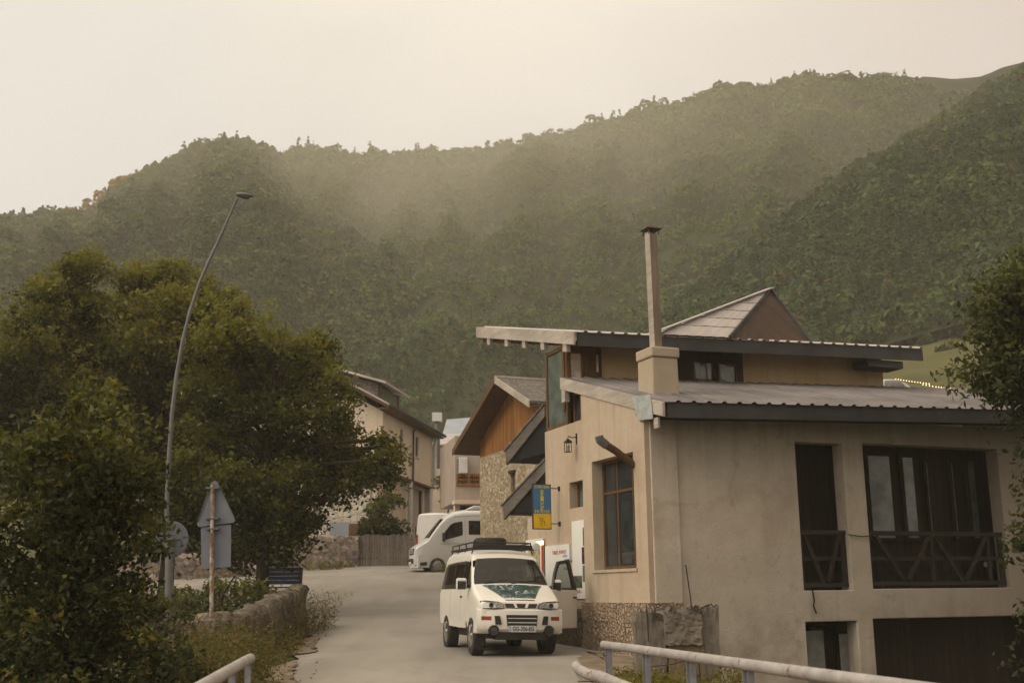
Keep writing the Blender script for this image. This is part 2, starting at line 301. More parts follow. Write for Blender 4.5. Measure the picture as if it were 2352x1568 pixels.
# ------------------------------------------------------------------ mesh helpers
class MB:
    def __init__(s): s.v = []; s.f = []
    def add(s, vs, fs):
        o = len(s.v); s.v += [tuple(v) for v in vs]; s.f += [tuple(i + o for i in f) for f in fs]; return s
    def box(s, x0, x1, y0, y1, z0, z1):
        vs = [(x, y, z) for z in (z0, z1) for y in (y0, y1) for x in (x0, x1)]
        return s.add(vs, [(0, 2, 3, 1), (4, 5, 7, 6), (0, 1, 5, 4), (2, 6, 7, 3), (0, 4, 6, 2), (1, 3, 7, 5)])
    def prism(s, poly, ext):
        n = len(poly); e = Vector(ext); p = [Vector(q) for q in poly]
        s.add(p + [q + e for q in p], [tuple(range(n))[::-1], tuple(range(n, 2 * n))] + [(i, (i + 1) % n, (i + 1) % n + n, i + n) for i in range(n)]); return s
    def bar(s, a, b, w, h=None):
        a, b = Vector(a), Vector(b); d = (b - a).normalized(); h = h or w
        ref = Vector((0, 0, 1)) if abs(d.z) < .9 else Vector((1, 0, 0))
        t = d.cross(ref).normalized(); q = t.cross(d)
        c = [t * (sx * w / 2) + q * (sz * h / 2) for sx, sz in ((-1, -1), (1, -1), (1, 1), (-1, 1))]
        return s.prism([a + k for k in c], b - a)
    def tube(s, pts, rad, n=10, caps=True):
        pts = [Vector(p) for p in pts]; rad = rad if isinstance(rad, (list, tuple)) else [rad] * len(pts)
        vs = []; fs = []; prev = None
        for i, p in enumerate(pts):
            d = (pts[min(i + 1, len(pts) - 1)] - pts[max(i - 1, 0)]).normalized()
            if prev is None: ref = Vector((0, 0, 1)) if abs(d.z) < .9 else Vector((1, 0, 0)); t = d.cross(ref).normalized()
            else: t = (prev - d * prev.dot(d)).normalized()
            prev = t; q = d.cross(t)
            vs += [p + (t * math.cos(2 * math.pi * k / n) + q * math.sin(2 * math.pi * k / n)) * rad[i] for k in range(n)]
        for i in range(len(pts) - 1):
            fs += [(i * n + k, i * n + (k + 1) % n, (i + 1) * n + (k + 1) % n, (i + 1) * n + k) for k in range(n)]
        if caps: fs += [tuple(range(n))[::-1], tuple(range((len(pts) - 1) * n, len(pts) * n))]
        return s.add(vs, fs)
    def lathe(s, prof, n=24, axis='y', o=(0, 0, 0)):
        vs = []; m = len(prof)
        for k in range(n):
            a = 2 * math.pi * k / n
            for r, h in prof:
                p = (r * math.cos(a), h, r * math.sin(a)) if axis == 'y' else (r * math.cos(a), r * math.sin(a), h)
                vs.append((p[0] + o[0], p[1] + o[1], p[2] + o[2]))
        return s.add(vs, [(k * m + i, k * m + i + 1, ((k + 1) % n) * m + i + 1, ((k + 1) % n) * m + i) for k in range(n) for i in range(m - 1)])
    def grid(s, rows):
        n = len(rows[0]); vs = [p for r in rows for p in r]
        return s.add(vs, [(i * n + j, i * n + j + 1, (i + 1) * n + j + 1, (i + 1) * n + j) for i in range(len(rows) - 1) for j in range(n - 1)])
    def build(s, name, mat, parent=None, smooth=False, bevel=0.0, loc=None):
        me = bpy.data.meshes.new(name); me.from_pydata(s.v, [], s.f); me.validate(); me.update()
        bm = bmesh.new(); bm.from_mesh(me); bmesh.ops.recalc_face_normals(bm, faces=bm.faces); bm.to_mesh(me); bm.free()
        o = bpy.data.objects.new(name, me); COL.objects.link(o); me.materials.append(mat if not isinstance(mat, str) else M[mat])
        if parent: o.parent = parent
        if loc: o.location = loc
        if smooth:
            for p in me.polygons: p.use_smooth = True
            if smooth != 'all':
                me.set_sharp_from_angle(angle=R(38))
        if bevel:
            b = o.modifiers.new('edge', 'BEVEL'); b.width = bevel; b.segments = 2; b.limit_method = 'ANGLE'; b.angle_limit = R(35)
        return o

def tag(o, label=None, cat=None, group=None, kind=None):
    if label: o['label'] = label
    if cat: o['category'] = cat
    if group: o['group'] = group
    if kind: o['kind'] = kind
    return o

def thing(name, label, cat, loc=(0, 0, 0), rz=0.0, group=None):
    o = bpy.data.objects.new(name, None); COL.objects.link(o); o.location = loc; o.rotation_euler = (0, 0, rz); o.empty_display_size = .2
    return tag(o, label, cat, group)

def copy_tree(o, parent=None):
    c = o.copy(); COL.objects.link(c); c.parent = parent
    for ch in list(o.children): copy_tree(ch, c)
    return c

def wall(mb, u0, u1, z0, z1, holes, th, fn):
    """flat wall with rectangular openings; fn(u, z, d) -> point, d from 0 (outer face) to th"""
    us = sorted({u0, u1} | {h for q in holes for h in q[:2] if u0 < h < u1}); zs = sorted({z0, z1} | {h for q in holes for h in q[2:4] if z0 < h < z1})
    solid = lambda i, j: 0 <= i < len(us) - 1 and 0 <= j < len(zs) - 1 and not any(
        q[0] < (us[i] + us[i + 1]) / 2 < q[1] and q[2] < (zs[j] + zs[j + 1]) / 2 < q[3] for q in holes)
    idx = {}; vs = []; fs = []
    def V(i, j, d):
        k = (i, j, d)
        if k not in idx: idx[k] = len(vs); vs.append(fn(us[i], zs[j], d * th))
        return idx[k]
    for i in range(len(us) - 1):
        for j in range(len(zs) - 1):
            if not solid(i, j): continue
            fs.append((V(i, j, 0), V(i + 1, j, 0), V(i + 1, j + 1, 0), V(i, j + 1, 0)))
            fs.append((V(i, j, 1), V(i, j + 1, 1), V(i + 1, j + 1, 1), V(i + 1, j, 1)))
            for di, dj, a, b in ((-1, 0, (i, j), (i, j + 1)), (1, 0, (i + 1, j), (i + 1, j + 1)), (0, -1, (i, j), (i + 1, j)), (0, 1, (i, j + 1), (i + 1, j + 1))):
                if not solid(i + di, j + dj): fs.append((V(*a, 0), V(*b, 0), V(*b, 1), V(*a, 1)))
    return mb.add(vs, fs)

def text_mesh(name, s, size, mat, parent, loc, rot, width=None, bold=0.0):
    cu = bpy.data.curves.new(name, 'FONT'); cu.body = s; cu.size = size; cu.align_x = 'CENTER'; cu.align_y = 'CENTER'; cu.extrude = .003; cu.offset = bold
    cu.resolution_u = 2
    tmp = bpy.data.objects.new(name, cu); COL.objects.link(tmp)
    dg = bpy.context.evaluated_depsgraph_get(); me = bpy.data.meshes.new_from_object(tmp.evaluated_get(dg))
    bpy.data.objects.remove(tmp); me.name = name
    if width:
        xs = [v.co.x for v in me.vertices]; k = width / max(1e-4, max(xs) - min(xs))
        for v in me.vertices: v.co.x *= k
    o = bpy.data.objects.new(name, me); COL.objects.link(o); me.materials.clear(); me.materials.append(M[mat]); o.parent = parent; o.location = loc; o.rotation_euler = rot
    return o

def np_mesh(name, V, Q, col, mat, parent=None, tri=False):
    me = bpy.data.meshes.new(name); k = 3 if tri else 4
    me.vertices.add(len(V)); me.vertices.foreach_set('co', V.astype(np.float32).ravel())
    me.loops.add(len(Q) * k); me.loops.foreach_set('vertex_index', Q.astype(np.int32).ravel())
    me.polygons.add(len(Q)); me.polygons.foreach_set('loop_start', np.arange(0, len(Q) * k, k, dtype=np.int32))
    if col is not None:
        a = me.attributes.new('Col', 'FLOAT_COLOR', 'POINT'); a.data.foreach_set('color', col.astype(np.float32).ravel())
    me.update(); me.validate()
    o = bpy.data.objects.new(name, me); COL.objects.link(o); me.materials.append(M[mat])
    if parent: o.parent = parent
    return o

def leaves(C, size, upb, ratio=.5, rng=RNG, N=None):
    """rhombus leaves at points C"""
    n = len(C); nr = rng.normal(size=(n, 3)) if N is None else N + rng.normal(size=(n, 3)) * .55
    nr[:, 2] += upb; nr /= np.linalg.norm(nr, axis=1, keepdims=True)
    t = np.cross(nr, rng.normal(size=(n, 3))); t /= np.linalg.norm(t, axis=1, keepdims=True); b = np.cross(nr, t)
    s = (size * rng.uniform(.6, 1.35, n))[:, None]
    fold = nr * s * .18
    V = np.stack([C - t * s, C + b * s * ratio + fold, C + t * s, C - b * s * ratio + fold], 1).reshape(-1, 3)
    return V, np.arange(4 * n).reshape(-1, 4)

# ------------------------------------------------------------------ camera, world, sun
cam = bpy.data.cameras.new('camera'); co = bpy.data.objects.new('camera', cam); COL.objects.link(co); SC.camera = co
cam.sensor_width = 36; cam.lens = 36 * F / 2352; cam.clip_end = 9000; cam.clip_start = .1
mw = Matrix.Identity(4)
for i in range(3): mw[i][0] = rt[i]; mw[i][1] = up[i]; mw[i][2] = -fw[i]
mw[2][3] = CZ; co.matrix_world = mw
cam.dof.use_dof = True; cam.dof.focus_distance = 23.0; cam.dof.aperture_fstop = 2.8

SUN_EL, SUN_AZ = 38.0, -118.0            # direction to the light: azimuth from +Y towards +X
w = bpy.data.worlds.new('World'); SC.world = w; w.use_nodes = True; wt = w.node_tree; wn = wt.nodes; bg = wn['Background']
sky = wn.new('ShaderNodeTexSky'); sky.sky_type = 'NISHITA'; sky.sun_disc = False; sky.sun_elevation = R(SUN_EL); sky.sun_rotation = R(SUN_AZ)
sky.air_density = 1.2; sky.dust_density = 5.0
skb = wn.new('ShaderNodeBackground'); skb.inputs['Strength'].default_value = .05; wt.links.new(sky.outputs[0], skb.inputs['Color'])
tc = wn.new('ShaderNodeTexCoord'); sx = wn.new('ShaderNodeSeparateXYZ'); wt.links.new(tc.outputs['Generated'], sx.inputs[0])
def wramp(src, stops):
    n = wn.new('ShaderNodeValToRGB'); cr = n.color_ramp
    while len(cr.elements) < len(stops): cr.elements.new(.5)
    for e, (p, c) in zip(cr.elements, stops): e.position = p; e.color = c
    wt.links.new(src, n.inputs['Fac']); return n.outputs['Color']
def wmath(op, a, b):
    n = wn.new('ShaderNodeMath'); n.operation = op
    for s_, v in zip(n.inputs, (a, b)):
        if isinstance(v, bpy.types.NodeSocket): wt.links.new(v, s_)
        else: s_.default_value = v
    return n.outputs[0]
def wmix(fac, a, b, mode='MIX'):
    n = wn.new('ShaderNodeMix'); n.data_type = 'RGBA'; n.blend_type = mode
    for s_, v in ((n.inputs[0], fac), (n.inputs[6], a), (n.inputs[7], b)):
        if isinstance(v, bpy.types.NodeSocket): wt.links.new(v, s_)
        else: s_.default_value = v
    return n.outputs[2]
# hazy evening overcast: cream ahead, pinker to the right, brighter overhead
side = wramp(wmath('ADD', wmath('MULTIPLY', sx.outputs[0], .5), .5), [(.30, (.80, .715, .565, 1)), (.54, (.86, .755, .58, 1)), (.76, (.66, .50, .36, 1))])
lift = wramp(sx.outputs[2], [(.0, (.9, .9, .9, 1)), (.45, (1, 1, 1, 1)), (.60, (1.38, 1.35, 1.30, 1)), (1, (2.12, 2.07, 2.0, 1))])
lift.node.color_ramp.interpolation = 'EASE'
g0 = Vector(ray(1150, 400)).normalized(); vd = wn.new('ShaderNodeVectorMath'); vd.operation = 'DOT_PRODUCT'; wt.links.new(tc.outputs['Generated'], vd.inputs[0]); vd.inputs[1].default_value = g0
glow = wramp(vd.outputs['Value'], [(.955, (0, 0, 0, 1)), (.985, (.05, .035, .012, 1)), (1, (.17, .125, .06, 1))]); glow.node.color_ramp.interpolation = 'EASE'
bg.inputs['Strength'].default_value = 1.0; wt.links.new(wmix(1.0, wmix(1.0, side, lift, 'MULTIPLY'), glow, 'ADD'), bg.inputs['Color'])
addn = wn.new('ShaderNodeAddShader'); wt.links.new(bg.outputs[0], addn.inputs[0]); wt.links.new(skb.outputs[0], addn.inputs[1])
wt.links.new(addn.outputs[0], wn['World Output'].inputs['Surface'])

sun = bpy.data.lights.new('sun', 'SUN'); sun.energy = 1.0; sun.angle = R(20); sun.color = (1, .86, .68)
so = bpy.data.objects.new('sun', sun); COL.objects.link(so)
dsun = Vector((math.sin(R(SUN_AZ)) * math.cos(R(SUN_EL)), math.cos(R(SUN_AZ)) * math.cos(R(SUN_EL)), math.sin(R(SUN_EL))))
so.rotation_euler = dsun.to_track_quat('Z', 'Y').to_euler(); so.location = (-30, 0, 40)

SC.view_settings.view_transform = 'Standard'; SC.view_settings.look = 'None'; SC.view_settings.exposure = 0
SC.cycles.use_denoising = True; SC.cycles.pixel_filter_type = 'BLACKMAN_HARRIS'; SC.cycles.filter_width = 1.5; SC.cycles.sample_clamp_indirect = 4.0; SC.cycles.max_bounces = 5; SC.cycles.diffuse_bounces = 3; SC.cycles.transparent_max_bounces = 8; SC.cycles.volume_bounces = 0
SC.cycles.use_adaptive_sampling = False


# ------------------------------------------------------------------ ground, road, river
def lerp_tab(tab, v):
    if v <= tab[0][0]: return tab[0][1]
    for (a, p), (b, q) in zip(tab, tab[1:]):
        if v <= b: t = (v - a) / (b - a); t = t * t * (3 - 2 * t) * .35 + t * .65; return p + (q - p) * t
    return tab[-1][1]
PROF = [(16, 0), (18, .06), (20, .16), (22, .27), (26, .34), (28, .46), (30, .62), (35, 1.04), (43, 1.74), (50, 2.36), (60, 3.02), (70, 4.2), (90, 6.0), (140, 11), (260, 24), (2500, 60)]
def ss(a, b, v): t = min(1, max(0, (v - a) / (b - a))); return t * t * (3 - 2 * t)
def gz(x, y):
    z = lerp_tab(PROF, y)
    t = max(ss(3.3, 5.5, x) * ss(36, 33, y), ss(16.2, 12.5, y), ss(-7.5, -13, x) * ss(19.5, 17, y))
    return z * (1 - t) - 5.0 * t
xs = [-2500, -900, -400, -200, -120] + [-80 + 4 * i for i in range(15)] + [-20 + .8 * i for i in range(51)] + [24 + 4 * i for i in range(15)] + [120, 200, 400, 900, 2500]
ys = [-900, -300, -120, -60, -30, -10] + [-4 + 2 * i for i in range(7)] + [10 + .5 * i for i in range(101)] + [62 + 4 * i for i in range(18)] + [150, 200, 260, 400, 800, 1600, 2600]
g = MB(); g.grid([[(x, y, gz(x, y) + (.04 * noise.noise((x * .6, y * .6, 0)) if 10 < y < 60 and abs(x) < 20 else 0) - .03) for x in xs] for y in ys])
tag(g.build('ground', 'ground', smooth='all'), kind='structure')
XL = [(16, -2.9), (17.2, -3.4), (18.4, -3.72), (22, -4.25), (28, -4.85), (31, -5.7), (34, -7.2), (40, -12), (45, -18), (55, -18)]
XR = [(16, 1.7), (19, 1.75), (21, 2.3), (22.5, 3.4), (30, 5), (60, 12)]
g = MB(); rows = []
for i in range(90):
    y = 15.8 + .5 * i
    if y > 59.6: break
    a = lerp_tab(XL, y) + .18 * noise.noise((0, y * .9, 3)) + .1 * noise.noise((0, y * 3, 8)); b = lerp_tab(XR, y) + .2 * noise.noise((5, y * .9, 3))
    rows.append([(a + (b - a) * k / 24, y, lerp_tab(PROF, y) + .035 - .02 * (abs(k - 12) / 12) ** 4) for k in range(25)])
g.grid(rows); tag(g.build('road', 'road', smooth='all'), kind='structure')
def ground_patch(mat, pts, dz):
    c = [sum(p[0] for p in pts) / len(pts), sum(p[1] for p in pts) / len(pts)]; ring = []
    for i in range(len(pts)):
        a, b = pts[i], pts[(i + 1) % len(pts)]
        for k in range(9): t = k / 9; x, y = a[0] + (b[0] - a[0]) * t, a[1] + (b[1] - a[1]) * t; ring.append((x + .22 * noise.noise((x * 3.1, y * 3.1, 1)), y + .3 * noise.noise((x * 3.1, y * 3.1, 5))))
    rings = [[(c[0] + (x - c[0]) * q, c[1] + (y - c[1]) * q) for x, y in ring] for q in (1, .75, .5, .25, .02)]
    g = MB(); g.grid([[(x, y, lerp_tab(PROF, y) + .035 + dz) for x, y in r + r[:1]] for r in rings]); tag(g.build('road', mat, smooth='all'), kind='structure')
for pts in ([(-4.6, 23.6), (-4.1, 24.4), (-4.5, 26.2), (-4.75, 28.4), (-5.1, 28.0)], [(1.0, 18.6), (2.6, 19.4), (2.2, 22.4), (1.5, 23.6), (1.1, 21.4)], [(-3.9, 18.0), (-3.55, 18.9), (-3.85, 20.4), (-4.1, 22.0), (-4.4, 21.0)]): ground_patch('dirt', pts, .009)
tag(MB().grid([[(-300, -300, -4.6), (300, -300, -4.6)], [(-300, 15, -4.6), (300, 15, -4.6)]]).build('river', 'water'), kind='structure')
br = thing('bridge', 'narrow concrete bridge deck in the foreground running up to the road', 'bridge', (0, 0, 0))
MB().prism([(-1.15, -3, -.55), (3.75, -3, -.55), (3.75, -3, -.02), (-1.15, -3, -.02)], (-2.3, 17.6, 0)).build('deck', 'concrete', br)

# ------------------------------------------------------------------ hills
def poly_at(tab, px):
    if px <= tab[0][0]: return tab[0][1:]
    for a, b in zip(tab, tab[1:]):
        if px <= b[0]:
            t = (px - a[0]) / (b[0] - a[0]); return tuple(p + (q - p) * t for p, q in zip(a[1:], b[1:]))
    return tab[-1][1:]
def hill(name, ridge, base, px0, px1, n, rows, amp, mat, freq=1.0, seed=0, power=1.0):
    P = np.zeros((rows + 1, n + 1, 3))
    for j in range(n + 1):
        px = px0 + (px1 - px0) * j / n; py, rd = poly_at(ridge, px); bpy_, bd = poly_at(base, px)
        T = at(px, py, rd); B_ = at(px, bpy_, bd)
        for i in range(rows + 1):
            t = i / rows; q = B_.lerp(T, t); q.z = B_.z + (T.z - B_.z) * (t ** power)
            e = math.sin(math.pi * min(t, 1)) ** .7 if 0 < t < 1 else 0
            nz = noise.fractal((px * .004 * freq + t * .9 + seed, t * 2.2 * freq, seed), 1.0, 2.1, 5)
            rg = 1 - abs(noise.noise((px * .0062 * freq - t * 1.1 + seed * 3, t * .6, seed + 9))) * 2
            q.z += e * amp * (nz * .7 + rg * .6 + .5 * noise.noise((q.x * .022, q.y * .022, seed)) + .25 * noise.noise((q.x * .06, q.y * .06, seed)))
            P[i, j] = q
    B2 = [[(*(P[rows, j][:2] * (1 + .12 * k)), P[rows, j][2] - 60 * k * k) for j in range(n + 1)] for k in (1, 2, 3)]
    g = MB(); g.grid([[tuple(P[i, j]) for j in range(n + 1)] for i in range(rows + 1)] + B2)
    tag(g.build(name, mat, smooth='all'), kind='structure'); return P

def templates(k, quads, conifer=False):
    out = []
    for i in range(k):
        rng = np.random.default_rng(100 + i + 50 * conifer)
        d = rng.normal(size=(quads, 3)); d /= np.linalg.norm(d, axis=1, keepdims=True); d[:, 2] = np.where(d[:, 2] < -.35, -d[:, 2], d[:, 2])
        if conifer:
            h = rng.uniform(0, 1, quads) ** 1.3; a = rng.uniform(0, 6.28, quads); rr = .62 * (1 - h) + .04
            C = np.stack([rr * np.cos(a), rr * np.sin(a), h * 3.0], 1); d = np.stack([np.cos(a), np.sin(a), np.full(quads, .6)], 1)
        else:
            lob = rng.normal(size=(5, 3)); lob /= np.linalg.norm(lob, axis=1, keepdims=True)
            rad = .72 + .34 * np.clip((d @ lob.T).max(1), 0, 1) ** 3
            C = d * rad[:, None] * (1, 1, 1.15); C[:, 2] += 1.0
        V, _ = leaves(C, .38 if not conifer else .32, .35, .8, rng, d)
        out.append(V.reshape(quads, 4, 3))
    return out
TPL = templates(9, 27); CON = templates(3, 30, True)
def forest(name, P, count, rad, label, rim_gold=None, tmin=0.0, edge=0, light=0.0, glow=None, rng=np.random.default_rng(5)):
    A = P[:-1, :-1]; Bq = P[:-1, 1:]; Cq = P[1:, :-1]
    area = np.linalg.norm(np.cross(Bq - A, Cq - A), axis=2).ravel(); nj = P.shape[1] - 1
    dist = A[..., 1].ravel(); wgt = area / np.maximum(dist, 60) ** .55
    idx = rng.choice(len(area), count, p=wgt / wgt.sum()); i, j = idx // nj, idx % nj; a, b = rng.random((2, count))
    q = (P[i, j] * ((1 - a) * (1 - b))[:, None] + P[i, j + 1] * (a * (1 - b))[:, None] + P[i + 1, j] * ((1 - a) * b)[:, None] + P[i + 1, j + 1] * (a * b)[:, None])
    if edge:
        jj = rng.integers(0, nj, edge); aa = rng.random(edge)[:, None]
        q = np.concatenate([q, P[-1, jj] * (1 - aa) + P[-1, jj + 1] * aa + np.stack([np.zeros(edge), rng.uniform(-8, 8, edge), np.full(edge, -1.0)], 1)])
    n = len(q); s = rad * np.clip(np.exp(rng.normal(-.05, .38, n)), .4, 2.0) * np.clip(q[:, 1] / P[-1, :, 1].mean(), .36, 1.1); ang = rng.uniform(0, 6.28, n)
    col = np.zeros((n, 4)); big = np.array([noise.noise((p[0] * .009, p[1] * .009, p[2] * .014)) for p in q])
    fine_ = np.array([noise.noise((p[0] * .045 + 9, p[1] * .045, p[2] * .045)) for p in q])
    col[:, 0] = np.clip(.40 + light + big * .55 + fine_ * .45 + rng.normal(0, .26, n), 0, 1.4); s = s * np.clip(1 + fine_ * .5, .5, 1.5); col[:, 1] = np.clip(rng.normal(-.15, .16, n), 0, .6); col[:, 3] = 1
    if glow: pxs = CX + F * (q[:, 0] / q[:, 1]) / .976; col[:, 0] += .45 * np.exp(-((pxs - glow[0]) / glow[1]) ** 2)  # leaf colour lightened near the centre to imitate glow on the slope
    isc = rng.random(n) < .05
    if edge: isc[-edge:] = rng.random(edge) < .22
    Vs, Cs = [], []
    kind = np.where(isc, len(TPL) + rng.integers(0, len(CON), n), rng.integers(0, len(TPL), n))
    for k, T in enumerate(TPL + CON):
        m = np.nonzero(kind == k)[0]
        if not len(m): continue
        c, sn = np.cos(ang[m])[:, None, None], np.sin(ang[m])[:, None, None]; ksz = s[m][:, None, None]
        X = (T[None, ..., 0] * c - T[None, ..., 1] * sn) * ksz; Y = (T[None, ..., 0] * sn + T[None, ..., 1] * c) * ksz; Z = T[None, ..., 2] * ksz * rng.uniform(.9, 1.35, len(m))[:, None, None]
        V = np.stack([X, Y, Z], -1) + q[m][:, None, None, :]
        qc = np.repeat(col[m][:, None, :], T.shape[0], 1); qc[..., 0] += rng.normal(0, .13, qc.shape[:2])
        Vs.append(V.reshape(-1, 3)); Cs.append(np.repeat(qc.reshape(-1, 4), 4, 0))
    V = np.concatenate(Vs); Cc = np.clip(np.concatenate(Cs), 0, 1.5)
    if rim_gold:
        # back light on the thin crest trees, painted as golden leaf colour
        az = V[:, 0] / V[:, 1]; raz = P[-1, :, 0] / P[-1, :, 1]; zr = np.interp(az, raz, P[-1, :, 2]); yr = np.interp(az, raz, P[-1, :, 1])
        k = (az > rim_gold[0]) & (az < rim_gold[1]) & (V[:, 2] > zr - 2) & (V[:, 1] > yr - 40)
        Cc[k, 1] = .8; Cc[k, 0] = 1.4
    tag(np_mesh(name, V, np.arange(len(V)).reshape(-1, 4), Cc, 'leaf_forest'), label, 'forest', kind='stuff')

RIDGE_MAIN = [(-400, 700, 1200), (0, 600, 1200), (300, 490, 1200), (450, 410, 1200), (540, 372, 1200), (600, 366, 1200), (640, 372, 1190), (700, 362, 1180), (750, 354, 1170), (800, 367, 1160), (880, 370, 1150), (980, 362, 1150), (1100, 368, 1140), (1170, 354, 1130), (1220, 335, 1120), (1290, 325, 1110), (1350, 302, 1100), (1440, 279, 1090), (1530, 252, 1080), (1600, 241, 1070), (1680, 218, 1060), (1760, 211, 1050), (1820, 199, 1040), (1860, 193, 1030), (1920, 197, 1020), (1980, 198, 1010), (2040, 194, 1000), (2090, 204, 1000), (2200, 232, 1000), (2400, 300, 1000), (2800, 380, 1000)]
P1 = hill('hills', RIDGE_MAIN, [(-400, 1050, 330), (2800, 1000, 330)], -400, 2760, 170, 60, 30, 'hillside', 1.0, 1.3, 1.05)
forest('forest', P1, 50000, 2.9, 'hazy wooded slope of the long central ridge', edge=1500, light=.30, glow=(1200, 520))  # raised leaf colour stands in for the brightness of lit haze
RIDGE_L = [(-400, 600, 800), (-200, 560, 860), (0, 530, 920), (40, 524, 930), (110, 506, 940), (175, 505, 945), (210, 491, 950), (250, 461, 955), (300, 435, 960), (340, 416, 965), (400, 396, 970), (440, 362, 975), (465, 347, 980), (500, 345, 985), (560, 345, 990), (600, 362, 985), (650, 410, 960), (720, 474, 900), (790, 536, 830), (860, 594, 760), (940, 660, 680), (1040, 748, 580), (1140, 840, 470), (1240, 940, 380)]
P2 = hill('hills', RIDGE_L, [(-400, 1060, 260), (1240, 1010, 290)], -400, 1240, 110, 46, 20, 'hillside', 1.3, 4.7, 1.0)
forest('forest', P2, 36000, 2.5, 'dense wooded flank of the steep spur above the street lamp', edge=700, light=.0, rim_gold=(-.425, -.345), rng=np.random.default_rng(6))
RIDGE_R = [(1380, 905, 300), (1450, 810, 330), (1560, 712, 370), (1640, 652, 400), (1720, 597, 430), (1800, 532, 470), (1900, 462, 520), (2000, 396, 570), (2120, 322, 620), (2190, 275, 650), (2250, 240, 665), (2352, 185, 690), (2500, 120, 720), (2760, 20, 750)]
P3 = hill('hills', RIDGE_R, [(1380, 950, 240), (1900, 830, 190), (2200, 745, 170), (2760, 730, 165)], 1380, 2740, 100, 46, 9, 'hillside', 1.3, 8.2, 1.0)
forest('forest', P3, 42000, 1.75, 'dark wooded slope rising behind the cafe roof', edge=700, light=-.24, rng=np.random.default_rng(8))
hill('hills', [(2040, 215, 1500), (2090, 196, 1500), (2115, 176, 1500), (2150, 178, 1500), (2190, 182, 1500), (2250, 177, 1500), (2275, 168, 1500), (2300, 156, 1500), (2352, 143, 1500), (2700, 90, 1500)], [(2040, 420, 1200), (2700, 420, 1200)], 2040, 2700, 50, 14, 12, 'hillside', 2, 3.1)
hill('hills', [(-400, 470, 2200), (-60, 502, 2200), (0, 514, 2200), (50, 530, 2200), (120, 560, 2200)], [(-400, 700, 1600), (120, 700, 1600)], -400, 120, 24, 8, 10, 'hillside', 2, 5.1)
PM = hill('meadow', [(1700, 860, 200), (2000, 812, 190), (2060, 800, 180), (2150, 778, 180), (2240, 760, 180), (2800, 735, 180)], [(1700, 1000, 40), (2060, 935, 48), (2800, 935, 48)], 1700, 2800, 40, 20, .5, 'meadow', 2, 2.2, 1.18)

# ------------------------------------------------------------------ evening haze in the valley, and haze added for its light
def _ell(c, r):
    g = MB(); rows = []
    for i in range(25):
        a = math.pi * i / 24; rows.append([(c[0] + r[0] * math.sin(a) * math.cos(k * math.pi / 24), c[1] + r[1] * math.sin(a) * math.sin(k * math.pi / 24), c[2] + r[2] * math.cos(a)) for k in range(49)])
    g.grid(rows); return g
def haze(name, mesh_fn, dens, col, lab, aniso=.0):
    m = bpy.data.materials.new(name); m.use_nodes = True; n = m.node_tree.nodes; n.clear(); o = n.new('ShaderNodeOutputMaterial')
    sc_ = n.new('ShaderNodeVolumeScatter'); sc_.inputs['Color'].default_value = col; sc_.inputs['Density'].default_value = dens; sc_.inputs['Anisotropy'].default_value = aniso
    m.node_tree.links.new(sc_.outputs[0], o.inputs['Volume'])
    ob = mesh_fn().build(name, m, smooth='all'); tag(ob, kind='stuff', label=lab); return ob
haze('haze', lambda: MB().box(-1300, 1500, 150, 1700, -40, 420), .00021, (1, .96, .84, 1), 'thin evening haze over the wooded hills')
haze('haze', lambda: MB().box(-70, 70, -12, 110, -6, 34), .0007, (1, .94, .82, 1), 'faint haze added over the lane and houses')  # near volume added to lift the dark tones
HZ = at(1215, 700, 780)
for k, (rx, rz, dn) in enumerate(((360, 235, .00028), (290, 200, .00034), (220, 165, .0004), (150, 130, .0004))): haze('haze', lambda: _ell(HZ, (rx, 300 - 35 * k, rz)), dn, (1, .88, .64, 1), 'added warm haze imitating a glow below the central ridge')  # nested shells added to imitate a warm veil of light

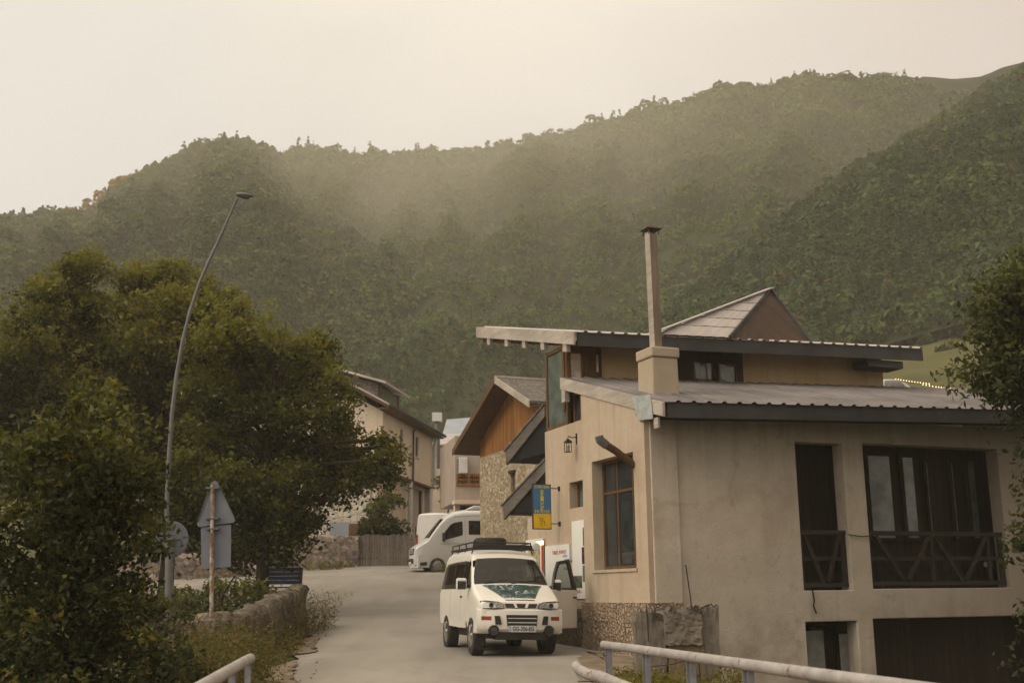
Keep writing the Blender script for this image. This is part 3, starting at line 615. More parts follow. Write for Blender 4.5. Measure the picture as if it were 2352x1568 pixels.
# ------------------------------------------------------------------ trees, bushes, weeds
def crown_mesh(name, mat, parent, blobs, org, dens, leaf, flat=.8, upb=.5, rng=RNG, ratio=.5, topcol=.35, autumn=0.0, clump=.32, sprigs=0):
    """leaves gathered in small clumps through ellipsoids given as (x, y, z, rx, ry, rz)"""
    Cs, cols = [], []
    zz = [b[2] for b in blobs]; z0, z1 = min(zz), max(zz)
    for (x, y, z, rx, ry, rz) in blobs:
        area = (rx * rz + rx * ry + ry * rz) * 4.2; nc = max(8, int(area * dens)); per = 26
        d = rng.normal(size=(nc, 3)); d /= np.linalg.norm(d, axis=1, keepdims=True)
        r = rng.uniform(.35, 1.0, nc) ** .45 * (1 + .28 * rng.normal(size=nc))
        cen = d * r[:, None] * (rx, ry, rz) + (x, y, z)
        cr = clump * rng.uniform(.6, 1.35, nc)
        off = rng.normal(size=(nc, per, 3)) * (1, 1, .55) * (cr[:, None, None] * .55)
        droop = -np.hypot(off[..., 0], off[..., 1]) ** 2 / (cr[:, None] + .01) * .35
        off[..., 2] += droop
        pts = cen[:, None, :] + off
        cl = np.clip(topcol - .14 + .34 * d[:, 2] + .48 * (z - z0) / (z1 - z0 + .1) + rng.normal(0, .16, nc), 0, 1.4)  # top light painted in: clumps paler upwards on each blob and crown
        au = np.clip(rng.normal(autumn - .12, .12, nc), 0, .7)
        c = np.zeros((nc, per, 4)); c[..., 0] = np.clip(cl[:, None] + rng.normal(0, .12, (nc, per)), 0, 1.5); c[..., 1] = au[:, None]; c[..., 3] = 1
        Cs.append(pts.reshape(-1, 3)); cols.append(c.reshape(-1, 4))
        if sprigs:
            ns = int(nc * sprigs)
            for q in range(ns):
                dd = rng.normal(size=3); dd[2] = abs(dd[2]) * .9 + .15; dd /= np.linalg.norm(dd); L = rng.uniform(.25, .6) * (rx + rz) * .5
                st = np.array((x, y, z)) + dd * (rx, ry, rz) * .9; k = rng.integers(12, 22); tt = rng.uniform(0, 1, k)[:, None]
                p = st + dd * tt * L + np.array((0, 0, .12)) * tt * tt * L + rng.normal(size=(k, 3)) * .05
                c = np.zeros((k, 4)); c[:, 0] = np.clip(rng.normal(.95, .3, k), .2, 1.5); c[:, 1] = np.clip(rng.normal(.12, .18, k), 0, .6); c[:, 3] = 1
                Cs.append(p); cols.append(c)
    C = np.concatenate(Cs); Cc = np.concatenate(cols); V, Q = leaves(C, leaf, upb, ratio, rng)
    return np_mesh(name, V - np.array(org), Q, np.repeat(Cc, 4, 0), mat, parent)

def px_blobs(lst, Y, spread=1.0, squash=.85, rng=RNG):
    out = []
    for it in lst:
        px, py, r = it[:3]; y = Y + (it[3] if len(it) > 3 else rng.uniform(-.8, .8) * spread); p = at(px, py, y); s = math.hypot(y * .976, 0) / F
        out.append((p.x, p.y, p.z, r * s, r * s * 1.05, r * s * squash))
    return out

def tree(name, label, base, blobs, mat, dens, leaf, trunk_r, fork=.35, lean=None, group=None, **kw):
    t = thing(name, label, 'tree' if 'tree' in name else 'bush', base, 0, group); b = Vector(base)
    top = Vector((sum(q[0] for q in blobs) / len(blobs), sum(q[1] for q in blobs) / len(blobs), max(q[2] for q in blobs)))
    f = Vector((b.x * .6 + top.x * .4, b.y * .7 + top.y * .3, b.z + (top.z - b.z) * fork)) if lean is None else Vector(lean)
    g = MB(); rel = lambda v: Vector(v) - b
    g.tube([Vector((0, 0, -.3)), rel(b.lerp(f, .35)) + Vector((.06, .05, 0)), rel(f), rel(f.lerp(top, .5)), rel(f.lerp(top, .92))], [trunk_r * 1.35, trunk_r, trunk_r * .8, trunk_r * .45, trunk_r * .1], 9)
    for q in blobs:
        c = Vector(q[:3]); k = min(.8, max(.05, (c.z - f.z) / max(.5, top.z - f.z) * .6)); s = f.lerp(top, k) if c.z > f.z else b.lerp(f, .8)
        mid = s.lerp(c, .5) + Vector((random.uniform(-.2, .2), random.uniform(-.2, .2), .25 + random.uniform(-.1, .2)))
        L = (c - s).length; rr = min(trunk_r * .5, .02 + .022 * L)
        g.tube([rel(s), rel(mid), rel(c)], [rr, rr * .7, rr * .3], 6)
        for _ in range(4):
            e = c + Vector((random.uniform(-1, 1) * q[3], random.uniform(-1, 1) * q[4], random.uniform(-.6, 1) * q[5])) * .8
            g.tube([rel(mid.lerp(c, .7)), rel(mid.lerp(c, .7).lerp(e, .6)) + Vector((0, 0, .08)), rel(e)], [rr * .4, rr * .25, .008], 5)
    g.build('trunk', 'bark', t, smooth='all')
    crown_mesh('crown', mat, t, blobs, base, dens, leaf, **kw)
    return t

TB = lambda px, Y: (at(px, 1330, Y).x, Y, gz(at(px, 1330, Y).x, Y))
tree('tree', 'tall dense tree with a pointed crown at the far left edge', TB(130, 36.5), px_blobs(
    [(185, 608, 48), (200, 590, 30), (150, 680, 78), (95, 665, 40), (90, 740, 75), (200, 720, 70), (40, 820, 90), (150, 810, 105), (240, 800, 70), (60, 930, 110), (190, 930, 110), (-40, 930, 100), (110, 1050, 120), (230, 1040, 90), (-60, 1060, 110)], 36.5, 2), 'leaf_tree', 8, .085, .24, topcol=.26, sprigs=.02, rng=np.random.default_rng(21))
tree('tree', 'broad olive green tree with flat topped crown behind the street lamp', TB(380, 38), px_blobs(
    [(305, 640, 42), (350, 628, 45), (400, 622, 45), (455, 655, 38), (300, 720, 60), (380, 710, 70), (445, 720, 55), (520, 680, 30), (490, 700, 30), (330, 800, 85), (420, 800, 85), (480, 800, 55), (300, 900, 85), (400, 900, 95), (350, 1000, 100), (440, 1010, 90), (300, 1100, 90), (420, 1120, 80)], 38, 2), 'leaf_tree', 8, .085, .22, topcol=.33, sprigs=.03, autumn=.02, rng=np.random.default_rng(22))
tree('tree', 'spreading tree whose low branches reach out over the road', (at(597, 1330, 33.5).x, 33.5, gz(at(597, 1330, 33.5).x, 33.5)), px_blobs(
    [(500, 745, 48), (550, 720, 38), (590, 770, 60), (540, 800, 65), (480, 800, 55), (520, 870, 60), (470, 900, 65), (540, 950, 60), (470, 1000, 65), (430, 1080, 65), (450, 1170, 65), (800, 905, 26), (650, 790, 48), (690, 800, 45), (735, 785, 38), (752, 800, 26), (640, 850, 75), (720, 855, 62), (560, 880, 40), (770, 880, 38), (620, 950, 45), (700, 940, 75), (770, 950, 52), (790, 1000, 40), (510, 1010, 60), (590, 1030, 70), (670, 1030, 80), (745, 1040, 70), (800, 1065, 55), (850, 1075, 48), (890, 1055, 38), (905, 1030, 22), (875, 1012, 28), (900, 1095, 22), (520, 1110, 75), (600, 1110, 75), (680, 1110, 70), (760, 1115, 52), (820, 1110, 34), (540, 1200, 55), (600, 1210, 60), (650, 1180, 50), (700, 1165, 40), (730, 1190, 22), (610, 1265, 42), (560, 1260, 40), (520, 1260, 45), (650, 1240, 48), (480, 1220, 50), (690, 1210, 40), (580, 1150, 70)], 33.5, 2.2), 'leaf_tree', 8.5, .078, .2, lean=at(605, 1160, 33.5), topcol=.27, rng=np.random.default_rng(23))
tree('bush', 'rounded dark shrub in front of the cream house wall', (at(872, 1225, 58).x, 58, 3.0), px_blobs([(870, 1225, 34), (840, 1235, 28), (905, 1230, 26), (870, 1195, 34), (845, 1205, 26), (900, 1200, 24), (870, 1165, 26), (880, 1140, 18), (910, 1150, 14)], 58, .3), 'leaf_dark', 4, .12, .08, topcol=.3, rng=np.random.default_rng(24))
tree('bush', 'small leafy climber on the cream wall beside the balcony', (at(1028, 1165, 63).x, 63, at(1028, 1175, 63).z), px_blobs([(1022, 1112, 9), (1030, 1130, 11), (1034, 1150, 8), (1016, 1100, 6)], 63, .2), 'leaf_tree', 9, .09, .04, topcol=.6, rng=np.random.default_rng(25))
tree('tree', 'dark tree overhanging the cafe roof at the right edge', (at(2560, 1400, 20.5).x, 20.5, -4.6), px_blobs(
    [(2350, 590, 40), (2330, 640, 62), (2300, 690, 60), (2260, 720, 30), (2340, 740, 85), (2270, 770, 38), (2300, 830, 75), (2265, 860, 46), (2360, 850, 90), (2330, 915, 46), (2420, 640, 100), (2450, 780, 120), (2440, 900, 110), (2550, 700, 140), (2560, 880, 140), (2480, 1000, 110), (2600, 1020, 130), (2460, 1110, 90), (2352, 1235, 30), (2420, 1200, 80), (2480, 1280, 100), (2440, 1300, 50), (2460, 1400, 60), (2480, 1480, 110), (2600, 1250, 150, -3), (2700, 900, 180, -4), (2720, 1150, 180, -5), (2640, 1450, 160, -4), (2620, 620, 150, -3), (2480, 560, 90), (2640, 380, 170, -4), (2820, 640, 220, -6), (2860, 1000, 220, -7), (2800, 1350, 220, -7), (2750, 200, 200, -5), (2560, 440, 100, -2)], 20.5, 1.2), 'leaf_dark', 7.5, .07, .26, lean=at(2540, 1050, 20.5), topcol=.22, rng=np.random.default_rng(26))  # crown parts past the right edge are added, unseen, to block skylight
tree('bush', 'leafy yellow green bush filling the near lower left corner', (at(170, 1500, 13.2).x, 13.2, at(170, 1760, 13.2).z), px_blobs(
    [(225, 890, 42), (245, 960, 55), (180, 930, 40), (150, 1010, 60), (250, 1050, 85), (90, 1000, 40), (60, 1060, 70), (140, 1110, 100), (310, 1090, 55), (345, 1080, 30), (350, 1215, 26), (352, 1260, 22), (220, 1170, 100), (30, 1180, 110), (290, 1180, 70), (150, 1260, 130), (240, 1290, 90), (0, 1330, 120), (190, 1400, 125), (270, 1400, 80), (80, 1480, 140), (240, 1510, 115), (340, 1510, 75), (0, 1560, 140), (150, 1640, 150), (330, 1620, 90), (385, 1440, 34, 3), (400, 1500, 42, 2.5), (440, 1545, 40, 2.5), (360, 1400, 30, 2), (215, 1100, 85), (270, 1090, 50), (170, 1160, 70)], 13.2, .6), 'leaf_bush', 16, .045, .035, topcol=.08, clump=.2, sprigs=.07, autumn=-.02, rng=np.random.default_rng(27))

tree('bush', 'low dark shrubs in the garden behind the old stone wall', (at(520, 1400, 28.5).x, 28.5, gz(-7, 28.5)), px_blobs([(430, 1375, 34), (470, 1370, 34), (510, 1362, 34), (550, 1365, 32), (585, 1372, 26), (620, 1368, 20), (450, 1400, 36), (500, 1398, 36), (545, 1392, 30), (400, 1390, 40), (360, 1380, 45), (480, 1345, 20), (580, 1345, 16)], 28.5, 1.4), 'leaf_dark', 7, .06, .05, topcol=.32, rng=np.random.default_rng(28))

def weeds(name, label, spots, mat='leaf_weed', rng=RNG, leaf=.035):
    """spots: (x, y, radius, height, count)"""
    Cs, N, cols = [], [], []; st = MB()
    for (x, y, r, h, n) in spots:
        for _ in range(n):
            a, q = rng.uniform(0, 6.28), r * math.sqrt(rng.random()); bx, by = x + q * math.cos(a), y + q * math.sin(a); bz = gz(bx, by)
            hh = h * rng.uniform(.35, 1.15); ln = rng.normal(0, .22, 2) * hh; k = int(6 + hh * 16); tt = rng.uniform(.08, 1, k)[:, None]
            p = np.array((bx, by, bz)) + np.concatenate([ln * tt ** 1.4, hh * tt], 1) + rng.normal(size=(k, 3)) * .05
            c = np.zeros((k, 4)); v = rng.normal(.4, .25); c[:, 0] = np.clip(v + rng.normal(0, .15, k) + .3 * tt[:, 0], 0, 1.4); c[:, 1] = max(0, rng.normal(.08, .18)); c[:, 3] = 1
            Cs.append(p); cols.append(c)
    C = np.concatenate(Cs); V, Q = leaves(C, leaf, .1, .32, rng)
    return tag(np_mesh(name, V, Q, np.repeat(np.concatenate(cols), 4, 0), mat), label, 'weeds', kind='stuff')
sp = []
for i in range(60):
    y = 12.5 + i * .3; xl = lerp_tab(XL, y); wide = min(1.9, max(.3, xl + 5.35)); u = RNG.random()
    sp.append((xl - .22 - u * wide * .75, y, .4, .25 + .6 * u * (1 if y < 21 else .7), 16))
    if y < 23: sp.append((xl - .5 - RNG.random() * .9, y, .4, .8 if y < 21 else .5, 18)); sp.append((-5.15, y, .25, .75 if y < 22 else .4, 12))
for q in range(8): sp.append((-5.05 + RNG.normal() * .15, 28.2 + q * .3, .3, .95, 16))
for q in range(40): sp.append((-4.0 - 1.35 * RNG.random() - .0, 15.4 + 4.2 * RNG.random(), .3, .95, 14))
weeds('weeds', 'tall roadside weeds and grass along the foot of the old stone wall', sp, rng=np.random.default_rng(31))
sp = [(-6.4 - 4 * RNG.random(), 21.5 + 10 * RNG.random(), .7, .35, 22) for _ in range(90)]
weeds('weeds', 'green undergrowth in the garden behind the old stone wall', sp, 'leaf_dark', np.random.default_rng(32))
sp = [(1.75 + .9 * RNG.random() - .3, 15.6 + 3.2 * RNG.random(), .3, .22, 18) for _ in range(26)] + [(1.5, 16.4, .25, .3, 30), (2.1, 18.6, .3, .3, 20), (3.3, 18.0, .3, .35, 30), (2.7, 17.3, .5, .3, 40)]
weeds('weeds', 'mossy weeds at the bridge end below the broken concrete block', sp, 'leaf_tree', np.random.default_rng(33), .04)
sp = [(at(px, 1300, Y).x, Y, .5, .35, 20) for px, Y in ((750, 54.5), (770, 54.8), (725, 54.2), (800, 56.5), (900, 58.8), (930, 58.6), (700, 53.5), (1015, 50.6))]
weeds('weeds', 'tufts of grass at the foot of the field stone wall and fence', sp, 'leaf_tree', np.random.default_rng(34), .06)
for k, (px, py, Y, r, lab) in enumerate([(2180, 800, 150, 22, 'round bush on the meadow behind the cafe roof'), (2228, 775, 165, 16, 'smaller bush higher on the meadow'), (2130, 778, 172, 12, 'low bush at the wood edge above the meadow')]):
    p = at(px, py + r, Y); tree('bush', lab, tuple(p), px_blobs([(px, py, r), (px - r * .7, py + r * .3, r * .6), (px + r * .7, py + r * .25, r * .65)], Y, .3), 'leaf_dark', .9, .32, .2, clump=.8, topcol=.3, rng=np.random.default_rng(40 + k))

# ------------------------------------------------------------------ the cafe
B = Fr((2.66, 22.06, 0), 21.4)
cafe = thing('cafe_building', 'long tan plastered cafe with stacked sheet metal roofs and dark balcony openings', 'building', B.o, B.A)
fx = lambda x0: (lambda u, z, d: (x0 + d, u, z))          # walls facing the street (-x)
fy = lambda y0: (lambda u, z, d: (u, y0 + d, z))          # walls facing the river (-y)
BW = (.5, 2.42, 1.96, 4.23); SWD = (2.97, 3.84, 3.34, 3.92)
rk = lambda y: 4.78 + .2775 * (y + .75)                   # underside of the lower rake
g = MB(); wall(g, 0, 2.9, -.2, 4.9, [BW], .38, fx(-.10)); g.prism([(-.10, 0, 4.9), (-.10, 2.9, 4.9), (-.10, 2.9, rk(2.9)), (-.10, 0, rk(0))], (.38, 0, 0))
wall(g, 2.9, 5.2, -.2, 5.25, [SWD], .34, fx(0)); g.prism([(0, 2.9, 5.25), (0, 3.05, 5.25), (0, 3.05, rk(3.05)), (0, 2.9, rk(2.9))], (.34, 0, 0))
g.build('street_wall', 'plaster', cafe)
OPEN = [(3.40, 4.58, 1.5, 4.5), (5.10, 8.76, 1.52, 4.54), (3.38, 4.63, -2.2, .885), (5.03, 9.9, -2.2, .92)]
g = MB(); wall(g, .28, 11.6, -5.2, 5.0, OPEN, .36, fy(0)); g.box(.0, .60, -.05, 0, 1.28, 4.95); g.box(-.1, .28, 0, .36, -5.2, -.2); g.box(-.1, .28, 0.0, .36, 4.9, 5.0)
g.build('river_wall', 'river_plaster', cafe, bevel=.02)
g = MB(); g.box(11.24, 11.6, .36, 4.0, -5.2, 5.2); g.box(3.2, 9.1, 8.5, 8.8, -5.2, 7.2); g.box(9.1, 11.6, 4.0, 4.2, -5.2, 6.3); g.build('back_wall', 'plaster_grey', cafe)
g = MB()                                                  # rough pebble plinth
for i in range(9):
    for j in range(4):
        g.box(-.17 + random.uniform(-.02, .02), -.10, -.07 + i * .335, -.07 + (i + 1) * .335, -.2 + j * .375, -.2 + (j + 1) * .375)
for i in range(2):
    for j in range(4): g.box(-.1 + i * .33, .23 + i * .33, -.10 + random.uniform(-.02, .02), -.002, -.2 + j * .375, -.2 + (j + 1) * .375)
g.build('plinth', 'pebble', cafe)
tag(MB().box(-.05, 0, 2.945, 5.2, -.2, 1.16).build('plinth', 'darkstone', cafe), 'dark wet looking stone plinth beside the parked minivan')
# openings: sills, lintels, windows
def window(parent, plane, c, u0, u1, z0, z1, depth, fr=.06, mull=(), trans=(), frame='wood_brown', glass='window_glass', name='window'):
    """frame and glass set back by depth behind the outer face; plane 'x' faces -x, 'y' faces -y"""
    g = MB(); bx = (lambda a0, a1, d0, d1, b0, b1: g.box(c + d0, c + d1, a0, a1, b0, b1)) if plane == 'x' else (lambda a0, a1, d0, d1, b0, b1: g.box(a0, a1, c + d0, c + d1, b0, b1))
    bx(u0, u0 + fr, depth, depth + .07, z0, z1); bx(u1 - fr, u1, depth, depth + .07, z0, z1); bx(u0 + fr, u1 - fr, depth, depth + .07, z0, z0 + fr); bx(u0 + fr, u1 - fr, depth, depth + .07, z1 - fr, z1)
    for m in mull: bx(m - fr * .4, m + fr * .4, depth + .004, depth + .066, z0 + fr, z1 - fr)
    for m in trans: bx(u0 + fr, u1 - fr, depth + .008, depth + .062, m - fr * .4, m + fr * .4)
    w_ = g.build(name, frame, parent); p = MB()
    if plane == 'x': p.box(c + depth + .03, c + depth + .042, u0 + fr * .5, u1 - fr * .5, z0 + fr * .5, z1 - fr * .5)
    else: p.box(u0 + fr * .5, u1 - fr * .5, c + depth + .03, c + depth + .042, z0 + fr * .5, z1 - fr * .5)
    p.build('pane', glass, w_); return w_
window(cafe, 'x', -.10, *BW, .24, .07, (1.02, 1.72), (3.55,), 'wood_brown', 'window_glass')
window(cafe, 'x', 0, *SWD, .2, .05, (), (), 'wood_brown', 'pane_green')
MB().box(-.13, .2, .45, 2.47, 1.9, 1.958).build('window_sill', 'plaster', cafe)
window(cafe, 'x', 0, 3.06, 3.88, 5.25, 5.98, .16, .07, (3.5,), (), 'wood_brown', 'window_glass')
w_ = window(cafe, 'x', 0, 3.93, 5.19, 5.25, 7.16, .04, .09, (), (), 'wood_brown', 'pane_green', 'stair_window')
MB().box(.2, .3, 4.25, 5.2, 5.25, 6.9).build('stair_lining', 'wood_dark', cafe)
# balcony recesses on the river side
g = MB()
for x0, x1, z0, z1 in ((3.0, 9.5, 1.3, 4.8), (3.0, 10.4, -2.4, 1.1)):
    g.box(x0, x1, .88, .98, z0, z1); g.box(x0, x1, .36, .88, z0, z0 + .1); g.box(x0, x1, .36, .88, z1 - .1, z1); g.box(x0 - .1, x0, .36, .98, z0, z1); g.box(x1, x1 + .1, .36, .98, z0, z1)
g.box(4.8, 4.9, .36, .88, 1.4, 4.7); g.build('balcony_recess', 'wood_dark', cafe)
def pxpane(c, px0, py0, px1, py1, mat, frame='wood_dark', name='glazed_door'):
    a = B.ony(px0, py0, c); b = B.ony(px1, py1, c)
    g = MB(); g.box(a[0] - .07, b[0] + .07, c + .005, c + .05, b[1] - .07, a[1] + .07); f = g.build(name, frame, cafe)
    MB().box(a[0], b[0], c - .012, c + .003, b[1], a[1]).build('pane', mat, f)
for q in ((1992, 1046, 2056, 1235, 'pane_pale'), (2072, 1050, 2110, 1235, 'pane_pale'), (2128, 1062, 2142, 1235, 'photo_reflection_green'), (2184, 1062, 2202, 1235, 'pane_green'), (2222, 1058, 2252, 1235, 'pane_green'), (2272, 1046, 2318, 1100, 'pane_green')):
    pxpane(.78, *q)  # green and pale pane colours stand in for dim reflections
for q in ((1850, 1448, 1900, 1600, 'curtain'), (1926, 1455, 1962, 1600, 'curtain')): pxpane(.78, *q)
def railing(x0, x1, zt, zb, vs):
    g = MB(); y = .14
    g.box(x0, x1, y - .05, y + .05, zt - .09, zt); g.box(x0, x1, y - .04, y + .04, zb, zb + .09)
    for x in (x0 + .05, x1 - .05): g.box(x - .045, x + .045, y - .038, y + .038, zb + .09, zt - .09)
    g.box(x0 + .1, x1 - .1, y - .012, y + .012, (zt + zb) / 2 - .04, (zt + zb) / 2 + .04)
    for a, m, b in vs:
        g.bar((a, y - .02, zt - .1), (m - .05, y - .02, zb + .1), .06, .08); g.bar((b, y - .025, zt - .1), (m + .05, y - .025, zb + .1), .06, .08)
        g.box((b + .02), b + .09, y - .03, y + .03, zb + .09, zt - .09)
    g.build('balcony_railing', 'wood_rail', cafe)
railing(3.41, 4.57, 2.71, 1.56, [(3.55, 4.02, 4.42)]); railing(5.11, 8.75, 2.71, 1.58, [(5.35, 6.05, 6.75), (6.9, 7.6, 8.3)])
tag(MB().tube([(4.55, -.03, 2.62), (4.85, -.05, 2.58), (5.12, -.03, 2.6)], .012, 6).build('cable', 'iron', cafe)); MB().tube([(3.58, -.02, 1.5), (3.6, -.03, 1.3), (3.58, -.02, 1.2), (3.63, -.03, 1.05)], .016, 6).build('hanging_cable', 'iron', cafe)
# roofs
def corrugated(mb, x0, x1, zf, y0, y1, pitch=.34, hgt=.035, ny=2):
    xs_ = []; x = x0
    while x < x1 - .01: xs_ += [(x, 0), (x + pitch * .62, 0), (x + pitch * .72, hgt), (x + pitch * .90, hgt)]; x += pitch
    xs_.append((x, 0)); mb.grid([[(x, y0 + (y1 - y0) * j / ny, zf(x, y0 + (y1 - y0) * j / ny) + h) for x, h in xs_] for j in range(ny + 1)]); return x
zl = lambda x, y: 5.04 + .2775 * (y + .8) + .031 * x
g = MB(); xe = corrugated(g, -.07, 11.9, zl, -.86, 4.0); lr = g.build('lower_roof', 'roof_lower', cafe)
sol = lr.modifiers.new('t', 'SOLIDIFY'); sol.thickness = .012
g = MB(); g.prism([(-.02, -.82, zl(0, -.82) - .31), (xe, -.82, zl(xe, -.82) - .31), (xe, -.82, zl(xe, -.82) - .02), (-.02, -.82, zl(0, -.82) - .02)], (0, .03, 0)); g.build('fascia', 'fascia_dark', cafe)
g = MB(); g.prism([(0, -.79, 4.76), (xe, -.79, 4.76 + .031 * xe), (xe, .0, 4.80 + .031 * xe), (0, .0, 4.80)], (0, 0, .03)); g.build('soffit', 'wood_dark', cafe)
g = MB(); g.prism([(-.13, -.83, zl(0, -.83) - .29), (-.13, 3.95, zl(0, 3.95) - .28), (-.13, 3.95, zl(0, 3.95) - .015), (-.13, -.83, zl(0, -.83) - .015)], (.055, 0, 0)); g.box(-.125, -.08, -.62, -.45, 4.56, 4.76); g.box(-.12, .0, 3.72, 3.9, 5.75, 6.05)
g.build('barge_board', 'board_pale', cafe)
P = [B.onx(*q, c=-.15) for q in ((1452, 912), (1492, 906), (1497, 930), (1500, 962), (1466, 966), (1458, 935))]
g = MB(); g.prism([(-.16, p[0], p[1]) for p in P], (.022, 0, 0)); g.build('flashing', 'flashing', cafe, bevel=.01)
# upper storey
zu = lambda x, y: 7.28 + .24 * (y - 3.2) + .03 * x
g = MB(); wall(g, .98, 2.92, 5.6, 7.32, [], .25, fy(4.0)); g.build('upper_wall', 'plaster_ochre', cafe)
g = MB(); wall(g, 4.84, 9.12, 5.6, 7.40, [], .25, fy(4.0)); g.box(8.87, 9.12, 4.25, 8.5, 5.6, 7.40); g.build('upper_wall', 'plaster_ochre', cafe)
g = MB(); wall(g, 2.92, 4.84, 5.6, 7.32, [(3.42, 3.98, 6.5, 6.98), (4.12, 4.68, 6.46, 6.98)], .16, fy(3.98)); g.build('timber_front', 'wood_dark', cafe)
window(cafe, 'y', 3.98, 3.42, 3.98, 6.5, 6.98, .02, .05, (), (), 'wood_brown', 'pane_pale'); window(cafe, 'y', 3.98, 4.12, 4.68, 6.46, 6.98, .02, .05, (), (), 'wood_brown', 'pane_pale')
for xa, xb in ((3.5, 3.6), (3.84, 3.92), (4.2, 4.32)):
    g = MB(); g.prism([(xa, 3.985, 6.56), (xb, 3.985, 6.56), (xb + .02, 3.985, 6.94), (xa - .03, 3.985, 6.94)], (0, .01, 0)); g.build('curtain', 'curtain', cafe)
g = MB(); wall(g, -.0, .98, 5.6, 7.25, [(.16, .50, 6.35, 7.0), (.84, .93, 6.55, 7.0)], .12, fy(4.02)); g.build('timber_front', 'wood_brown', cafe)
window(cafe, 'y', 4.02, .16, .50, 6.35, 7.0, .02, .035, (), (), 'wood_orange', 'pane_cream'); MB().box(.85, .92, 4.06, 4.07, 6.56, 6.99).build('pane', 'pane_cream', cafe)
g = MB(); g.box(3.0, 3.2, 4.3, 8.5, -1, 7.2); g.box(.4, 3.2, 5.02, 5.2, -1, 7.1); g.build('side_wall', 'wood_dark', cafe)
g = MB(); xe2 = corrugated(g, -.1, 9.5, zu, 3.14, 9.75); ur = g.build('upper_roof', 'roof_metal', cafe); sol = ur.modifiers.new('t', 'SOLIDIFY'); sol.thickness = .012
g = MB(); g.prism([(-.02, 3.18, zu(0, 3.18) - .33), (xe2, 3.18, zu(xe2, 3.18) - .33), (xe2, 3.18, zu(xe2, 3.18) - .02), (-.02, 3.18, zu(0, 3.18) - .02)], (0, .03, 0))
g.box(8.1, 9.2, 3.3, 3.9, 7.02, 7.2); g.build('fascia', 'fascia_dark', cafe)
g = MB(); g.prism([(-.13, 3.16, zu(0, 3.16) - .31), (-.13, 9.72, zu(0, 9.72) - .31), (-.13, 9.72, zu(0, 9.72) - .01), (-.13, 3.16, zu(0, 3.16) - .01)], (.05, 0, 0))
g.build('barge_board', 'board_pale', cafe)
g = MB(); g.prism([(.02, 3.24, zu(0, 3.24) - .34), (.02, 9.6, zu(0, 9.6) - .44), (.02, 9.6, zu(0, 9.6) - .30), (.02, 3.24, zu(0, 3.24) - .30)], (9.3, 0, .279)); g.build('soffit', 'wood_soffit', cafe)
for px in (1122, 1163, 1203, 1246, 1297):
    y, z = B.onx(px, 781, -.1); g = MB(); zt_ = zu(0, y) - .312
    g.prism([(-.10, y - .09, zt_ - .2), (-.10, y + .13, zt_ - .2 + .05), (-.10, y + .13, zt_ + .05), (-.10, y - .09, zt_)], (.10, 0, 0)); g.build('rafter_end', 'board_pale', cafe)
# pyramid lantern roof
zb = lambda x, y: zu(x, y) + .036
D_, A_, B_, C_ = (2.0, 3.12, zb(2.0, 3.12)), (3.92, 3.12, zb(3.92, 3.12)), (6.62, 3.6, zb(6.62, 3.6)), None
cx, cz = B.ony(1770, 665, 4.75); C_ = (cx, 4.75, cz)
g = MB(); NR = 6; rows = []
for i in range(NR + 1):
    t = i / NR; l = Vector(D_).lerp(Vector(C_), t); r = Vector(A_).lerp(Vector(C_), t); l2 = l + Vector((0, 0, 0)); row = []
    for k in range(13): row.append(l.lerp(r, k / 12) + Vector((0, 0, .008 if k % 2 else 0)))
    rows.append(row)
    if i < NR: rows.append([p + (Vector(rows[-1][6]) * 0) + ((Vector(C_) - Vector(D_)).lerp(Vector(C_) - Vector(A_), k / 12)) * (.985 / NR) + Vector((0, 0, .055)) for k, p in enumerate(row)])
g.grid(rows); pr_ = g.build('pyramid_roof', 'roof_metal', cafe); g = MB()
for r_ in rows[2::2]: MB().bar(Vector(r_[0]) + Vector((.05, -.02, .01)), Vector(r_[-1]) + Vector((-.02, -.02, .01)), .035, .035).build('sheet_lap', 'fascia_dark', pr_)
g = MB(); ap = Vector(C_); g.add([Vector(A_) + Vector((.04, 0, -.05)), B_, ap - Vector((0, 0, .03)), (4.0, 6.6, zb(4, 6.6))], [(0, 1, 2), (1, 3, 2)]); g.build('pyramid_gable', 'wood_gable', cafe)
g = MB(); g.add([D_, (3.6, 6.6, zb(3.6, 6.6)), ap - Vector((0, 0, .01))], [(0, 1, 2)]); g.build('pyramid_roof', 'roof_metal', cafe)
g = MB(); g.bar(Vector(A_) + Vector((.03, -.02, .0)), ap, .05, .09); g.bar(Vector(B_), ap, .05, .09); g.build('ridge_trim', 'fascia_dark', cafe); g = MB(); g.bar(Vector(D_) + Vector((0, 0, .06)), ap + Vector((0, 0, .04)), .22, .03); g.build('hip_cap', 'roof_metal', cafe)
